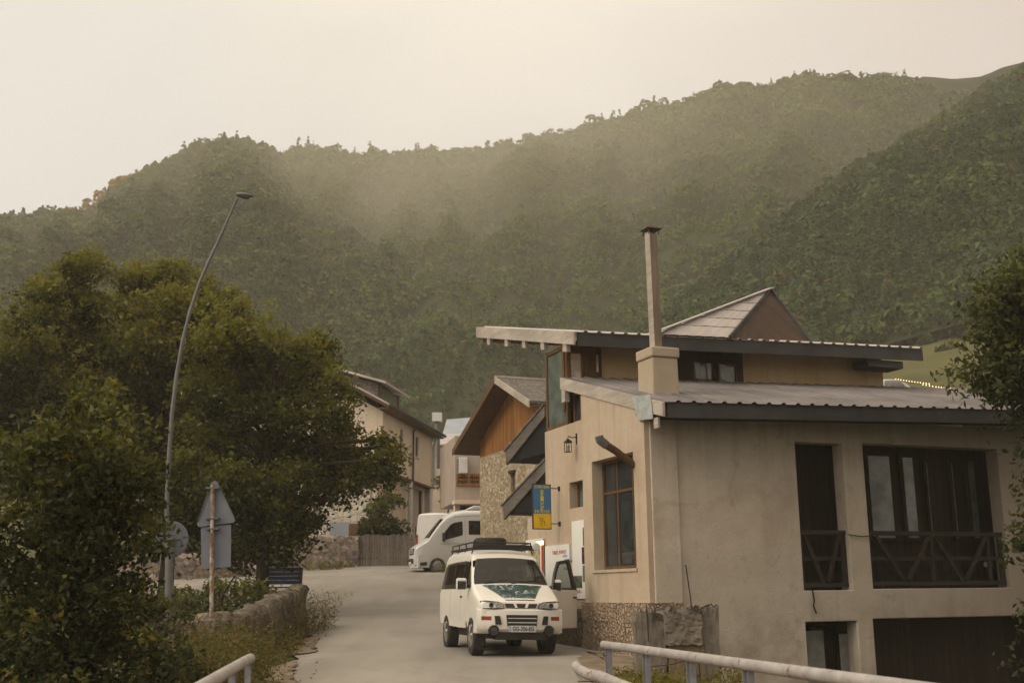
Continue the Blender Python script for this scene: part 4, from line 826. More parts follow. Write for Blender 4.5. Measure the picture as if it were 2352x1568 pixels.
# chimney
ch = MB().prism([(.40, .5, 5.1), (1.03, .5, 5.1), (1.01, .5, 6.2), (.42, .5, 6.2)], (0, .66, 0)).build('chimney', 'plaster_grey', cafe, bevel=.03)
g = MB(); g.box(.385, 1.05, .47, 1.18, 6.2, 6.42); g.build('chimney_cap', 'plaster_grey', ch, bevel=.035)
g = MB(); g.prism([(.545, .60, 6.42), (.715, .60, 6.42), (.715, .79, 6.42), (.545, .79, 6.42)], (-.03, -.01, 2.45)); g.build('flue', 'flue', ch)
g = MB(); g.prism([(.543, .59, 6.42), (.543, .80, 6.42), (.531, .80, 6.42), (.531, .59, 6.42)], (-.03, -.01, 2.5)); g.build('flue_lit_side', 'board_pale', ch)  # thin pale side paints the light falling on the flue's left face
g = MB(); c0 = Vector((.60, .69, 8.98)); g.add([c0 + Vector(v) for v in ((-.18, -.18, 0), (.18, -.18, 0), (.18, .18, 0), (-.18, .18, 0), (0, 0, .13), (0, 0, -.03))], [(0, 1, 4), (1, 2, 4), (2, 3, 4), (3, 0, 4), (0, 3, 5), (3, 2, 5), (2, 1, 5), (1, 0, 5)])
for dx, dy in ((-.12, -.12), (.12, -.12), (.12, .12), (-.12, .12)): g.bar(c0 + Vector((dx, dy, -.12)), c0 + Vector((dx, dy, .02)), .02)
g.build('flue_cap', 'wood_gable', ch)
g = MB(); g.tube([(-.08, .5, 3.95), (-.5, .45, 4.22), (-.78, .42, 4.36)], [.075, .075, .078], 12, True); sp_ = g.build('rain_spout', 'wood_brown', cafe, smooth=True)
g = MB(); g.tube([(-.72, .425, 4.33), (-.86, .41, 4.42), (-.88, .41, 4.50)], [.09, .092, .085], 12, True); g.build('spout_end', 'galv', sp_, smooth=True)
# canopies past the far end of the street wall
def canopy(p0, p1, p2, xin=1.6, th=.17):
    a, b, c = (B.onx(*q, c=.03) for q in (p0, p1, p2))
    k_ = (b[1] - a[1]) / (b[0] - a[0]); y0 = 5.205; z0 = a[1] + k_ * (y0 - a[0])
    g = MB(); g.prism([(.0, y0, z0), (.0, b[0], b[1]), (.0, b[0] - .06, b[1] - th - .2), (.0, y0, z0 - th - .12)], (.06, 0, 0)); bb = g.build('canopy', 'board_greyed', cafe)
    g = MB(); g.prism([(-.03, y0, z0 + .03), (-.03, b[0] + .05, b[1] + .02), (-.03, b[0] + .05, b[1] - .02), (-.03, y0, z0 - .02)], (xin, 0, 0)); g.build('canopy_roof', 'roof_slate', bb)
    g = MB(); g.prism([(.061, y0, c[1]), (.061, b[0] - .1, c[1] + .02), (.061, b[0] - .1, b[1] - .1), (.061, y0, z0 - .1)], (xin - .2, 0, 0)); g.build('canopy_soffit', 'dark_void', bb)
canopy((1250, 932), (1163, 1035), (1250, 1040)); canopy((1250, 1060), (1157, 1160), (1250, 1168))
g = MB(); g.box(.02, .5, 5.2, 6.42, -.2, 3.3); g.build('annex_wall', 'plaster', cafe)

# things on the street wall (each stands on its own)
TX = (R(90), 0, R(-90)); TY = (R(90), 0, 0)
def onwall(name, label, cat, x, y, z, group=None):
    p = Matrix.Rotation(B.A, 4, 'Z') @ Vector((x, y, z)) + B.o; return thing(name, label, cat, p, B.A, group)
s = onwall('hanging_sign', 'blue and yellow cafe sign hanging out from the wall on two brackets', 'sign', -.24, 4.4, 3.42)
g = MB(); W_, H_ = .42, 1.0; g.box(-W_ - .02, .02, -.03, .03, -.51, .51); g.build('frame', 'iron', s, bevel=.008)
MB().box(-W_, 0, -.038, .038, -.155, .49).build('blue_panel', 'blue', s); MB().box(-W_, 0, -.038, .038, -.49, -.16).build('yellow_panel', 'yellow', s)
for z in (.42, -.38): g = MB(); g.tube([(.02, 0, z), (.24, 0, z)], .012, 6); g.box(.22, .24, -.05, .05, z - .05, z + .05); g.build('bracket', 'iron', s)
text_mesh('lettering', 'CAFE-BAR', .10, 'letter_yellow', s, (-W_ / 2, -.042, .445), TY, .37)
for k, ch_ in enumerate('BRIDGE'): text_mesh('lettering', ch_, .125, 'letter_yellow', s, (-W_ / 2, -.042, .335 - k * .079), TY, .075)
text_mesh('lettering', 'HOUSE', .105, 'letter_yellow', s, (-W_ / 2, -.042, -.115), TY, .36)
g = MB()
for a, b in (((-.26, -.25), (-.24, -.40)), ((-.24, -.40), (-.22, -.42)), ((-.2, -.24), (-.2, -.33)), ((-.2, -.33), (-.16, -.33)), ((-.16, -.33), (-.16, -.42)), ((-.26, -.25), (-.28, -.27))): g.bar((a[0], -.041, a[1]), (b[0], -.041, b[1]), .012, .006)
g.build('emblem', 'letter_dark', s)
l = onwall('wall_lantern', 'small black iron lantern on a wall bracket above the little window', 'lantern', 0, 3.38, 4.72)
g = MB(); g.tube([(0, 0, .18), (-.12, .0, .16), (-.2, 0, .19), (-.22, 0, .15)], .012, 6); g.box(-.014, 0, -.03, .03, .02, .26); g.build('bracket', 'iron', l)
g = MB(); q = .062
for z in (-.17, .04): g.box(-.22 - q, -.22 + q, -q, q, z, z + .012)
for dx in (-q, q - .012):
    for dy in (-q, q - .012): g.box(-.22 + dx, -.22 + dx + .012, dy, dy + .012, -.165, .045)
g.add([(-.22 + a * .085, b * .085, .052) for a, b in ((-1, -1), (1, -1), (1, 1), (-1, 1))] + [(-.22, 0, .15)], [(0, 1, 4), (1, 2, 4), (2, 3, 4), (3, 0, 4), (3, 2, 1, 0)]); g.build('lantern_frame', 'iron', l)
MB().lathe([(.0, -.15), (.028, -.15), (.034, -.08), (.02, -.02), (0, -.02)], 10, 'z', (-.22, 0, 0)).build('lamp_glass', 'pane_pale', l, smooth=True)
p = onwall('menu_poster', 'tall white poster with a column of food photographs beside the big window', 'poster', -.006, 0, 0)
def flat(parent, name, mat, a, b, x0, x1, c=0.0):
    u = B.onx(*a, c=c); v = B.onx(*b, c=c); return MB().box(x0, x1, v[0], u[0], v[1], u[1]).build(name, mat, parent)
flat(p, 'sheet', 'paper', (1315, 1197), (1352, 1374), -.02, 0)
flat(p, 'photograph', 'photo_reflection_green', (1341, 1211), (1352, 1252), -.026, -.021); flat(p, 'photograph', 'photo_red', (1339, 1256), (1352, 1294), -.026, -.021)
flat(p, 'photograph', 'photo_reflection_green', (1341, 1298), (1352, 1335), -.026, -.021); flat(p, 'photograph', 'photo_dark', (1319, 1322), (1340, 1349), -.026, -.021)
y_, z_ = B.onx(1329, 1358); text_mesh('lettering', 'MENU', .1, 'letter_red', p, (-.023, y_, z_), TX, .4)
p = onwall('takeaway_board', 'white board with red TAKE AWAY lettering behind the open minivan door', 'sign board', -.006, 0, 0)
flat(p, 'panel', 'paper', (1255, 1254), (1313, 1378), -.03, 0)
y_, z_ = B.onx(1288, 1268); text_mesh('lettering', 'TAKE AWAY', .125, 'letter_red', p, (-.034, y_, z_), TX, .80)
for k, (px, py, wd) in enumerate(((1301, 1276, .25), (1307, 1285, .35), (1298, 1292, .5), (1305, 1305, .3))):
    y_, z_ = B.onx(px, py); MB().box(-.034, -.031, y_ - wd / 2, y_ + wd / 2, z_ - .025, z_ + .025).build('print_line', 'letter_blue', p)
p = onwall('drinks_banner', 'pale banner with a food picture and a red edge under a lit lamp', 'banner', -.006, 0, 0)
flat(p, 'sheet', 'paper', (1211, 1240), (1251, 1322), -.03, 0); flat(p, 'photograph', 'photo_food', (1216, 1257), (1244, 1304), -.036, -.031); flat(p, 'red_edge', 'red', (1248, 1252), (1252, 1325), -.05, -.031)
y_, z_ = B.onx(1246, 1246); l = onwall('wall_lamp', 'lit warm lamp over the red edged banner', 'lamp', -.04, y_, z_)
MB().box(-.04, .03, -.22, .22, .045, .085).build('hood', 'metal_white', l); MB().box(-.05, -.005, -.2, .2, -.05, .044).build('lamp_tube', 'glow', l, bevel=.02)

# ------------------------------------------------------------------ broken concrete block with reinforcing bars
rb = thing('concrete_block', 'broken brown concrete pier with bent reinforcing bars beside the cafe wall', 'concrete pier', (2.66, 19.3, -.9))
def rough(mb, x0, x1, y0, y1, z0, z1, n=7, amp=.035, seed=0):
    vs = {}; 
    bmx = bmesh.new(); bmesh.ops.create_cube(bmx, size=1); bmesh.ops.subdivide_edges(bmx, edges=bmx.edges, cuts=n, use_grid_fill=True)
    for v in bmx.verts:
        p = Vector((x0 + (v.co.x + .5) * (x1 - x0), y0 + (v.co.y + .5) * (y1 - y0), z0 + (v.co.z + .5) * (z1 - z0)))
        k = amp * (2.6 if v.co.z > .45 else .8); d = Vector([noise.fractal((p.x * 8 + seed + q * 7, p.y * 8, p.z * 8), .6, 2, 5) for q in range(3)]); v.co = p + d * k
    bmx.verts.index_update(); mb.add([v.co.copy() for v in bmx.verts], [[v.index for v in f.verts] for f in bmx.faces]); bmx.free(); return mb
zB = .9
rough(MB(), -.12, .45, 0, .5, 0, 2.02, 14, .022, 1).build('pier', 'concrete', rb)
rough(MB(), -.18, .42, -.07, .48, 1.55, 2.10, 14, .035, 2).build('broken_top', 'concrete_top', rb)
rough(MB(), .44, .72, .02, .55, 0, 2.13, 14, .025, 3).build('pier', 'concrete_top', rb)
rough(MB(), -.66, -.16, .1, .55, 0, 2.06, 14, .03, 4).build('pier', 'concrete_top', rb)
for pts in ([(.28, -.02, 1.75), (.26, -.04, 2.3), (.2, -.04, 2.84)], [(-.45, .05, 1.6), (-.47, .02, 2.2)], [(.25, -.05, 2.02), (.5, .05, 2.16), (.62, .1, 2.2), (.68, .1, 2.1)], [(-.5, -.02, 1.2), (-.1, -.12, 1.25), (.34, -.1, 1.36)], [(.34, -.1, 1.38), (.36, -.1, .6)]):
    MB().tube(pts, .011, 6).build('reinforcing_bar', 'iron', rb, smooth=True)

# ------------------------------------------------------------------ stone house with the honey coloured gable
HS = Fr((at(1103, 1230, 46.5).x, 46.5, 0), 21.4)
sh = thing('stone_house', 'rubble stone house with a honey coloured boarded gable behind the parked vans', 'building', HS.o, HS.A)
ap = HS.onx(1140, 872, -.75); le = HS.onx(1045, 1034, -.75); yr = ap[0]; zr = ap[1]; slope = (zr - le[1]) / (le[0] - yr)
zroof = lambda y: zr - slope * abs(y - yr)
g = MB(); wall(g, -6.8, .02, 1.2, 6.96, [(-3.9, -3.45, 4.55, 5.95)], .5, fx(0)); g.box(.5, 9, -.45, .0, 1.2, 7.0); g.build('stone_wall', 'stone_house', sh, bevel=.03)
g = MB(); g.prism([(.02, -6.9, 6.96), (.02, .05, 6.96), (.02, .05, zroof(.05) - .12), (.02, yr, zr - .12), (.02, -6.9, zroof(-6.9) - .12)], (.2, 0, 0)); g.build('gable', 'wood_orange', sh)
WG = Fr((at(1045, 1160, 55.2).x, 55.2, 0), 12); WM = Matrix.Rotation(HS.A, 4, 'Z').inverted() @ Matrix.Translation(WG.o - HS.o) @ Matrix.Rotation(WG.A, 4, 'Z')
def wing(o): o.matrix_local = WM; return o
zb0 = WG.ony(1045, 1152)[1]; zt0 = WG.ony(1045, 1000)[1]
g = MB(); g.box(0, 4.5, 0, 5, zb0, zt0); wing(g.build('plaster_wall', 'pinkgrey', sh, bevel=.02))
g = MB(); g.box(-.15, 4.5, -.8, -.002, zb0 - .16, zb0 + .03); wing(g.build('balcony_slab', 'cream', sh, bevel=.01))
g = MB(); g.box(.25, 4.5, .5, .7, 1.5, zb0 - .16); wing(g.build('garage_recess', 'wood_dark', sh)); wing(MB().box(0, .25, 0, .5, 1.5, zb0 - .16).build('side_post', 'cream', sh))
for nm, ya, yb in (('roof', yr, le[0] + .15), ('roof', yr, -7.4)):
    g = MB(); g.prism([(-.78, ya, zroof(ya)), (-.78, yb, zroof(yb)), (-.78, yb, zroof(yb) + .1), (-.78, ya, zroof(ya) + .1)], (9.8, 0, 0)); rf = g.build(nm, 'roof_slate', sh)
    g = MB(); g.prism([(-.83, ya, zroof(ya) - .14), (-.83, yb, zroof(yb) - .14), (-.83, yb, zroof(yb) + .12), (-.83, ya, zroof(ya) + .12)], (.045, 0, 0)); g.build('barge_board', 'board_pale' if yb < ya else 'wood_brown', rf)
    g = MB(); g.prism([(-.74, ya, zroof(ya) - .10), (-.74, yb, zroof(yb) - .10), (-.74, yb, zroof(yb) - .03), (-.74, ya, zroof(ya) - .03)], (.75 if yb < ya else 4.5, 0, 0)); g.build('soffit', 'wood_soffit', rf)
MB().bar((-.8, yr, zr + .12), (9, yr, zr + .12), .16, .08).build('ridge_cap', 'board_pale', sh)
g = MB(); g.box(.1, .16, -3.9, -3.45, 4.55, 5.95); w_ = g.build('window', 'wood_brown', sh); g = MB(); g.box(-.06, .12, -4.0, -3.36, 5.95, 6.06); g.build('lintel', 'wood_dark', sh); MB().box(.09, .1, -3.8, -3.6, 4.65, 5.85).build('pane', 'window_glass', w_)
def wpos(px, py, c=0.0): p = WG.ony(px, py, c); return Matrix.Rotation(WG.A, 4, 'Z') @ Vector((p[0], c, p[1])) + WG.o
p0 = wpos(1051, 1088); p1 = wpos(1071, 1052); w_ = (p1 - p0).xy.length; h_ = p1.z - p0.z
acb = thing('air_conditioner', 'white outdoor air conditioner box on the wall above the wooden sign', 'air conditioner', p0, WG.A)
MB().box(0, w_, -.4, -.003, 0, h_).build('casing', 'metal_white', acb, bevel=.03)
g = MB(); g.box(-.012, -.002, -.37, -.03, .05, h_ - .05); g.build('side_panel', 'galv', acb)
p0 = wpos(1048, 1115); p1 = wpos(1104, 1088); L_ = (p1 - p0).xy.length; H_ = p1.z - p0.z
ws = thing('wooden_sign', 'brown wooden board with two dark lines of carved lettering on the balcony wall', 'sign', p0, WG.A)
MB().box(0, L_, -.10, -.004, 0, H_).build('board', 'wood_orange', ws, bevel=.01)
for z0, z1 in ((.58, .80), (.22, .46)):
    for k in range(11):
        if k == 5: continue
        x0 = L_ * (.08 + .077 * k); MB().box(x0, x0 + L_ * .05, -.12, -.101, H_ * z0, H_ * (z1 - .02 * (k % 3))).build('carved_letter', 'wood_dark', ws)

# ------------------------------------------------------------------ cream house on the left of the lane
HC = Fr((at(880, 960, 58.5).x, 58.5, 0), -10)
ch_ = thing('cream_house', 'cream two storey house with a grey dormer and dark gutter behind the wooden fence', 'building', HC.o, HC.A)
fxn = lambda x0: (lambda u, z, d: (x0 - d, u, z))
g = MB(); wall(g, 0, 10.6, 7.82, 11.05, [(3.36, 3.95, 9.2, 10.4), (6.6, 7.3, 9.25, 10.42)], .3, fxn(0)); wall(g, -8, -.3, 7.82, 11.0, [], .3, fy(0)); g.prism([(-8, 0, 11), (-.3, 0, 11), (-4, 0, 13.0)], (0, .3, 0)); g.box(-8, 0, 10.3, 10.6, 4, 11); g.build('upper_wall', 'cream', ch_, bevel=.02)
g = MB(); wall(g, 0.2, 10.6, 2.6, 7.8, [(6.3, 9.7, 2.7, 7.55)], .3, fxn(-.35)); g.build('lower_wall', 'cream', ch_, bevel=.02)
g = MB(); g.box(-8, -.66, .1, .4, 2.4, 7.8); g.build('stone_base', 'stone_pale', ch_)
g = MB(); g.box(-.62, .06, -.02, 10.6, 7.7, 7.815); g.build('floor_band', 'wood_soffit', ch_)
g = MB(); g.box(-.6, -.5, 6.3, 9.7, 2.7, 7.55); d_ = g.build('garage_door', 'pinkgrey', ch_); MB().box(-.499, -.44, 9.3, 9.65, 2.7, 7.5).build('door_frame', 'wood_dark', d_); MB().box(-.499, -.44, 6.35, 6.6, 2.7, 7.5).build('door_frame', 'wood_dark', d_)
for a, b, c, d in ((3.36, 3.95, 9.2, 10.4), (6.6, 7.3, 9.25, 10.42)):
    MB().box(-.14, -.1, a + .02, b - .02, c + .02, d - .02).build('window', 'dark_void', ch_); MB().box(-.05, .08, a - .06, b + .06, c - .08, c - .002).build('window_sill', 'metal_white', ch_)
zh = lambda x: 11.02 + (.55 - x) * .56
for x0, x1 in ((.6, -4.0), (-4.0, -8.7)):
    z_ = (lambda x: zh(x) if x >= -4 else zh(-8 - x))
    g = MB(); g.prism([(x0, -1.0, z_(x0)), (x1, -1.0, z_(x1)), (x1, -1.0, z_(x1) + .1), (x0, -1.0, z_(x0) + .1)], (0, 12.3, 0)); rf = g.build('roof', 'roof_metal', ch_)
    g = MB(); g.prism([(x0 * .98, -.96, z_(x0) - .16), (x1, -.96, z_(x1) - .16), (x1, -.96, z_(x1) - .02), (x0 * .98, -.96, z_(x0) - .02)], (0, 1.1, 0)); g.build('soffit', 'wood_soffit', rf)
g = MB(); g.tube([(.66, -.9, 10.98), (.66, 11.2, 10.98)], .09, 8); gt = g.build('gutter', 'fascia_dark', ch_, smooth=True); g = MB(); g.box(.0, .6, -.9, 11.1, 10.82, 10.9); g.build('eave_soffit', 'wood_soffit', gt)
MB().tube([(.6, 5.7, 10.95), (.1, 5.75, 10.6), (.1, 5.75, 7.7)], .06, 8).build('downpipe', 'fascia_dark', ch_, smooth=True)
for y in (5.6, 10.2): MB().tube([(.0, y, 7.7), (.0, y, 2.6)], .13, 10).build('pipe_column', 'metal_white', ch_, smooth=True)
MB().tube([(.1, 10.9, 10.9), (.1, 10.75, 10.2), (.1, 10.75, 7.9), (-.1, 10.2, 7.4)], .13, 10).build('downpipe', 'metal_white', ch_, smooth=True)
dm = MB().prism([(-1.5, 3.9, 11.6), (-4.2, 3.9, 11.6), (-4.2, 3.9, 13.9), (-1.5, 3.9, 13.05)], (0, 4.0, 0)).build('dormer', 'roof_slate', ch_)
MB().box(-1.48, -1.44, 4.15, 7.75, 11.9, 13.0).build('dormer_window', 'photo_reflection_green', dm); g = MB(); g.prism([(-.9, 3.4, 12.98), (-4.5, 3.4, 14.1), (-4.5, 3.4, 14.22), (-.9, 3.4, 13.1)], (0, 5.2, 0)); g.build('dormer_roof', 'roof_metal', dm)  # mottled green print colour stands in for greenery reflected in the dormer glass
for y in (4.0, 7.7): MB().box(-1.5, -1.38, y, y + .2, 11.7, 13.05).build('dormer_post', 'wood_brown', dm)

# ------------------------------------------------------------------ houses farther back
def simple_house(label, px0, px1, py_e, py_b, Y, depth, rot, walls, roof, rise, over=.5, ridge='x'):
    a = at(px0, py_b, Y); b = at(px1, py_b, Y); W_ = (b.x - a.x) / math.cos(R(rot)); f = Fr((a.x, Y, 0), rot); ze = at(px0, py_e, Y).z; zb_ = a.z
    t = thing('house', label, 'building', f.o, f.A); g = MB(); g.box(0, W_, 0, depth, zb_ - 1.5, ze)
    g.build('wall', walls, t, bevel=.02)
    if ridge == 'x': pl = ([(-over, -over, ze - over * .4), (W_ + over, -over, ze - over * .4), (W_ + over, depth * .5, ze + rise), (-over, depth * .5, ze + rise)], [(-over, depth + over, ze - .2), (W_ + over, depth + over, ze - .2), (W_ + over, depth * .5, ze + rise), (-over, depth * .5, ze + rise)])
    else: pl = ([(-over, -over, ze - over * .4), (-over, depth + over, ze - over * .4), (W_ * .5, depth + over, ze + rise), (W_ * .5, -over, ze + rise)], [(W_ + over, -over, ze - over * .4), (W_ + over, depth + over, ze - over * .4), (W_ * .5, depth + over, ze + rise), (W_ * .5, -over, ze + rise)])
    for p in pl: MB().prism(p, (0, 0, .1)).build('roof', roof, t)
    if ridge != 'x': MB().prism([(0, .02, ze), (W_, .02, ze), (W_ / 2, .02, ze + rise - .1)], (0, .2, 0)).build('gable', 'wood_brown', t)
    return t, W_, ze, zb_
t, W_, ze, zb_ = simple_house('pale cream house at the far end of the lane behind the vans', 992, 1086, 1022, 1195, 78, 8, -14, 'cream', 'roof_metal', 1.2, .25)
MB().box(.6, 2.9, -.04, 0, ze - 1.2, ze - .75).build('lintel', 'wood_brown', t); MB().box(1.0, 1.45, -.05, 0, ze - 3.0, ze - 1.6).build('window', 'wood_brown', t)
c_ = at(1004, 1025, 77); f_ = MB(); f_.tube([(0, 0, -1.5), (0, 0, 1.75)], .2, 14); ck = f_.build('metal_flue', 'galv', t, smooth=True); ck.matrix_local = Matrix.Rotation(-R(-14), 4, 'Z') @ Matrix.Translation((c_.x - t.location.x, c_.y - t.location.y, c_.z)); MB().box(-.33, .33, -.33, .33, 1.7, 2.3).build('flue_cowl', 'metal_white', ck)
p0 = [at(1012, 1031, 92), at(1046, 1029, 92), at(1110, 955, 96), at(1028, 966, 96)]
t = thing('house', 'house with a blue grey metal roof showing beside the honey coloured gable', 'building', (p0[0].x, 92, 0)); o_ = Vector((p0[0].x, 92, 0))
MB().prism([p - o_ for p in (at(1008, 1031, 91.5), at(1100, 1031, 91.5), at(1100, 960, 97), at(1026, 966, 97))], (0, 0, .12)).build('roof', 'roof_blue', t); MB().prism([p - o_ for p in (at(1030, 1034, 92), at(1100, 1034, 92), at(1100, 1150, 92), at(1030, 1150, 92))], (0, 5, 0)).build('wall', 'pinkgrey', t)
simple_house('pale roofed house glimpsed through the leaves of the roadside trees', 400, 640, 925, 1200, 66, 9, 6, 'wood_brown', 'roof_metal', 1.5, .6)

# ------------------------------------------------------------------ fences and walls
a, b = at(818, 1299, 57.2), at(947, 1299, 57.2)
fe = thing('board_fence', 'weathered grey board fence below the cream house', 'fence', (a.x, 57.2, 0)); n = 22; wd = (b.x - a.x) / n
g = MB()
for k in range(n): g.box(k * wd + .01, (k + 1) * wd - .01, random.uniform(-.012, .012), .03, a.z - .3, a.z + 1.5 + random.uniform(-.06, .06))
g.build('boards', 'wood_grey', fe); g = MB(); g.box(0, n * wd, .035, .09, 3.2, 3.32); g.box(0, n * wd, .035, .09, 4.1, 4.22); g.build('rails', 'wood_grey', fe)
def stone_wall(label, pts, h0, th, mat, seed, name='stone_wall', cat='wall', seg=.16, amp=.09, topamp=.1):
    """wall along pts [(x, y, ztop)], uneven faces and crest"""
    P_ = [Vector(p) for p in pts]; st = []
    for a_, b_ in zip(P_, P_[1:]):
        n_ = max(2, int((b_ - a_).length / seg)); st += [a_.lerp(b_, k / n_) for k in range(n_)]
    st.append(P_[-1]); ring = []
    for i, p in enumerate(st):
        d = (st[min(i + 1, len(st) - 1)] - st[max(i - 1, 0)]); d.z = 0; d.normalize(); nn = Vector((d.y, -d.x, 0)); zb_ = gz(p.x, p.y) - .35 if h0 is None else h0; zt_ = p.z + topamp * noise.fractal((i * .31, seed, 0), 1, 2, 4)
        row = []; m_ = 8
        for k in range(m_ + 1): row.append((th / 2, zb_ + (zt_ - zb_) * k / m_))
        row += [(th * .2, zt_ + .04), (-th * .2, zt_ + .03)]
        for k in range(m_, -1, -1): row.append((-th / 2, zb_ + (zt_ - zb_) * k / m_))
        ring.append([p.xy.to_3d() + nn * (o_ + amp * noise.fractal((i * .42, z_ * 2.6 + seed, o_), 1, 2, 4)) + Vector((0, 0, z_ + amp * .5 * noise.noise((i * .6, z_ * 3, seed)))) for o_, z_ in row])
    g = MB(); g.grid(ring); g.add(ring[0], [tuple(range(len(ring[0])))]); g.add(ring[-1], [tuple(range(len(ring[-1])))[::-1]])
    o = g.build(name, mat, smooth='all'); tag(o, label, cat); return o
stone_wall('low old stone wall with an uneven crest running along the roadside weeds', [(-5.44, 20.3, 1.07), (-5.48, 22.5, 1.12), (-5.55, 25.0, 1.26), (-5.62, 28.0, 1.52), (-5.70, 30.6, 1.72)], None, .42, 'stone_road', 1.0, amp=.12, topamp=.16)
stone_wall('short rounded stone pillar end under the lamp post', [(-6.15, 20.45, 1.08), (-5.6, 20.4, 1.06)], None, .5, 'stone_road', 4.0, amp=.13, name='stone_pillar', cat='wall pillar')
a, b = at(700, 1232, 56), at(818, 1232, 57)
stone_wall('field stone garden wall beside the grey board fence', [(a.x - 2.6, 55.2, a.z - .5), (a.x, 56, a.z), (b.x, 57.2, b.z)], 2.2, .5, 'stone_wall', 7.0, amp=.12)
a = at(440, 1270, 48); b = at(590, 1290, 50)
stone_wall('rough grey stone wall half hidden behind the road signs', [(a.x - 6, 47, a.z), (a.x, 48, a.z), (b.x + .2, 49.5, b.z - .25)], 1.6, .6, 'stone_wall', 9.0, amp=.12)
u = at(836, 1222, 57); bx = thing('notice_board', 'small pale blue notice board on the garden wall', 'sign', (at(758, 1221, 57.5).x, 57.5, at(758, 1222, 57.5).z)); MB().box(-.02, .95, -.03, .03, -.18, .5).build('panel', 'roof_blue', bx); MB().box(.95, 1.4, -.05, .05, -.25, .42).build('panel_post', 'wood_brown', bx)

# ------------------------------------------------------------------ bridge railings
def rail(name, label, a, b, posts, zdeck=0.0, rad=.048, flip=1):
    A, Bv = Vector(a), Vector(b); t = thing(name, label, 'railing', (A.x, A.y, 0)); d = (Bv - A).normalized(); o_ = Vector((A.x, A.y, 0))
    far = Bv + d * 5; k = 16; pts = [A - o_ + Vector((0, 0, -.004))]; pts += [A.lerp(far, i / k) - o_ for i in range(1, k + 1)]
    g = MB(); g.tube([pts[0] - d * .03, pts[0] - d * .015] + pts, [.02, rad * .85] + [rad] * len(pts), 16); g.build('handrail', 'rail_paint', t, smooth=True)
    n_ = Vector((-d.y, d.x, 0)).normalized() * flip; dh = Vector((d.x, d.y, 0)).normalized()
    for y in posts:
        f = (y - A.y) / (Bv.y - A.y); p = A.lerp(Bv, f) - o_; g = MB(); zt_ = p.z - rad * .7
        for s_ in (-.035, .035):
            c = p + dh * s_ * 1.6; g.prism([Vector((c.x, c.y, -.1)) - n_ * .02 - dh * .006, Vector((c.x, c.y, -.1)) + n_ * .035 - dh * .006, Vector((c.x, c.y, -.1)) + n_ * .035 + dh * .006, Vector((c.x, c.y, -.1)) - n_ * .02 + dh * .006], (0, 0, zt_ + .1))
        c = p + n_ * .03; g.prism([Vector((c.x, c.y, -.1)) - dh * .05, Vector((c.x, c.y, -.1)) + dh * .05, Vector((c.x, c.y, -.1)) + dh * .05 + n_ * .008, Vector((c.x, c.y, -.1)) - dh * .05 + n_ * .008], (0, 0, zt_ + .1))
        g.build('post', 'rail_post', t)
    for z in (.45,): MB().tube([Vector((0, 0, z)) + dh * .1, (far - o_) * 1.0 - Vector((0, 0, far.z - z))], .006, 5).build('wire', 'iron', t)
    return t
A_ = at(1386, 1479, 14.3); B2 = at(2050, 1573, 7.2); ys_ = []
for px in (1398, 1484, 1586, 1720, 1905, 2180):
    f = min(range(400), key=lambda k: abs((lambda p: (CX + F * ((p - Vector((0, 0, CZ))).dot(Vector(rt)) / (p - Vector((0, 0, CZ))).dot(Vector(fw)))))(A_.lerp(B2, k / 300) - Vector((0, 0, .25))) - px)) / 300; ys_.append(A_.lerp(B2, f).y)
rail('bridge_railing', 'chalky pipe railing with blue grey posts in front of the cafe', A_, B2, ys_)
A_ = at(575, 1510, 11.5); B2 = at(470, 1573, 7.9); rail('bridge_railing', 'short end of the pipe railing beside the roadside weeds', A_, B2, [11.42, 9.9, 8.4], flip=-1)
p = [at(1322, 1526, 13.6), at(1330, 1537, 13.5), at(1352, 1548, 13.2), at(1378, 1553, 12.9), at(1400, 1562, 12.4), at(1440, 1578, 11.6), at(1520, 1610, 10.5)]
bt = MB().tube(p, [.055, .06, .062, .066, .062, .06, .06], 12).build('bent_pipe', 'rail_paint', smooth=True); tag(bt, 'bent white painted pipe lying below the end of the chalky railing', 'pipe')

# ------------------------------------------------------------------ lamp post, signs, bench, camp
lp = thing('street_lamp', 'tall slanting grey street lamp with a small oval head', 'street lamp', (at(392, 1425, 20.9).x, 20.9, .95))
o_ = Vector(lp.location); pts = [at(px, py, 20.9 + .0 * k) - o_ for k, (px, py) in enumerate([(389, 1330), (384, 1240), (383, 1170), (386, 1080), (395, 950), (406, 860), (420, 780), (438, 710), (460, 645), (484, 590), (503, 550), (525, 500), (544, 458)])]
g = MB(); g.tube(pts, [.044, .043, .042, .041, .040, .038, .036, .034, .032, .030, .027, .024, .021], 12); g.build('pole', 'galv', lp, smooth=True)
g = MB(); g.tube([Vector((-.02, 0, -.1)), at(389, 1255, 20.9) - o_], [.085, .075], 12); g.build('pole_base', 'galv', lp, smooth=True)
hp = at(562, 449, 20.9) - o_; g = MB(); rows = []
for i in range(13):
    t_ = i / 12; r_ = .075 * math.sin(math.pi * t_) ** .55 * (1.05 - .35 * t_); x_ = -.19 + .37 * t_
    rows.append([hp + Vector((x_, math.cos(k * math.pi / 6) * r_ * 1.3, math.sin(k * math.pi / 6) * r_ * .75 + .02 - .035 * t_)) for k in range(13)])
g.grid(rows); g.build('lamp_head', 'galv', lp, smooth='all'); MB().lathe([(0, -.045), (.08, -.04), (.09, -.03), (0, -.028)], 14, 'z', tuple(hp + Vector((.02, 0, -.01)))).build('lamp_lens', 'pane_pale', lp, smooth=True)
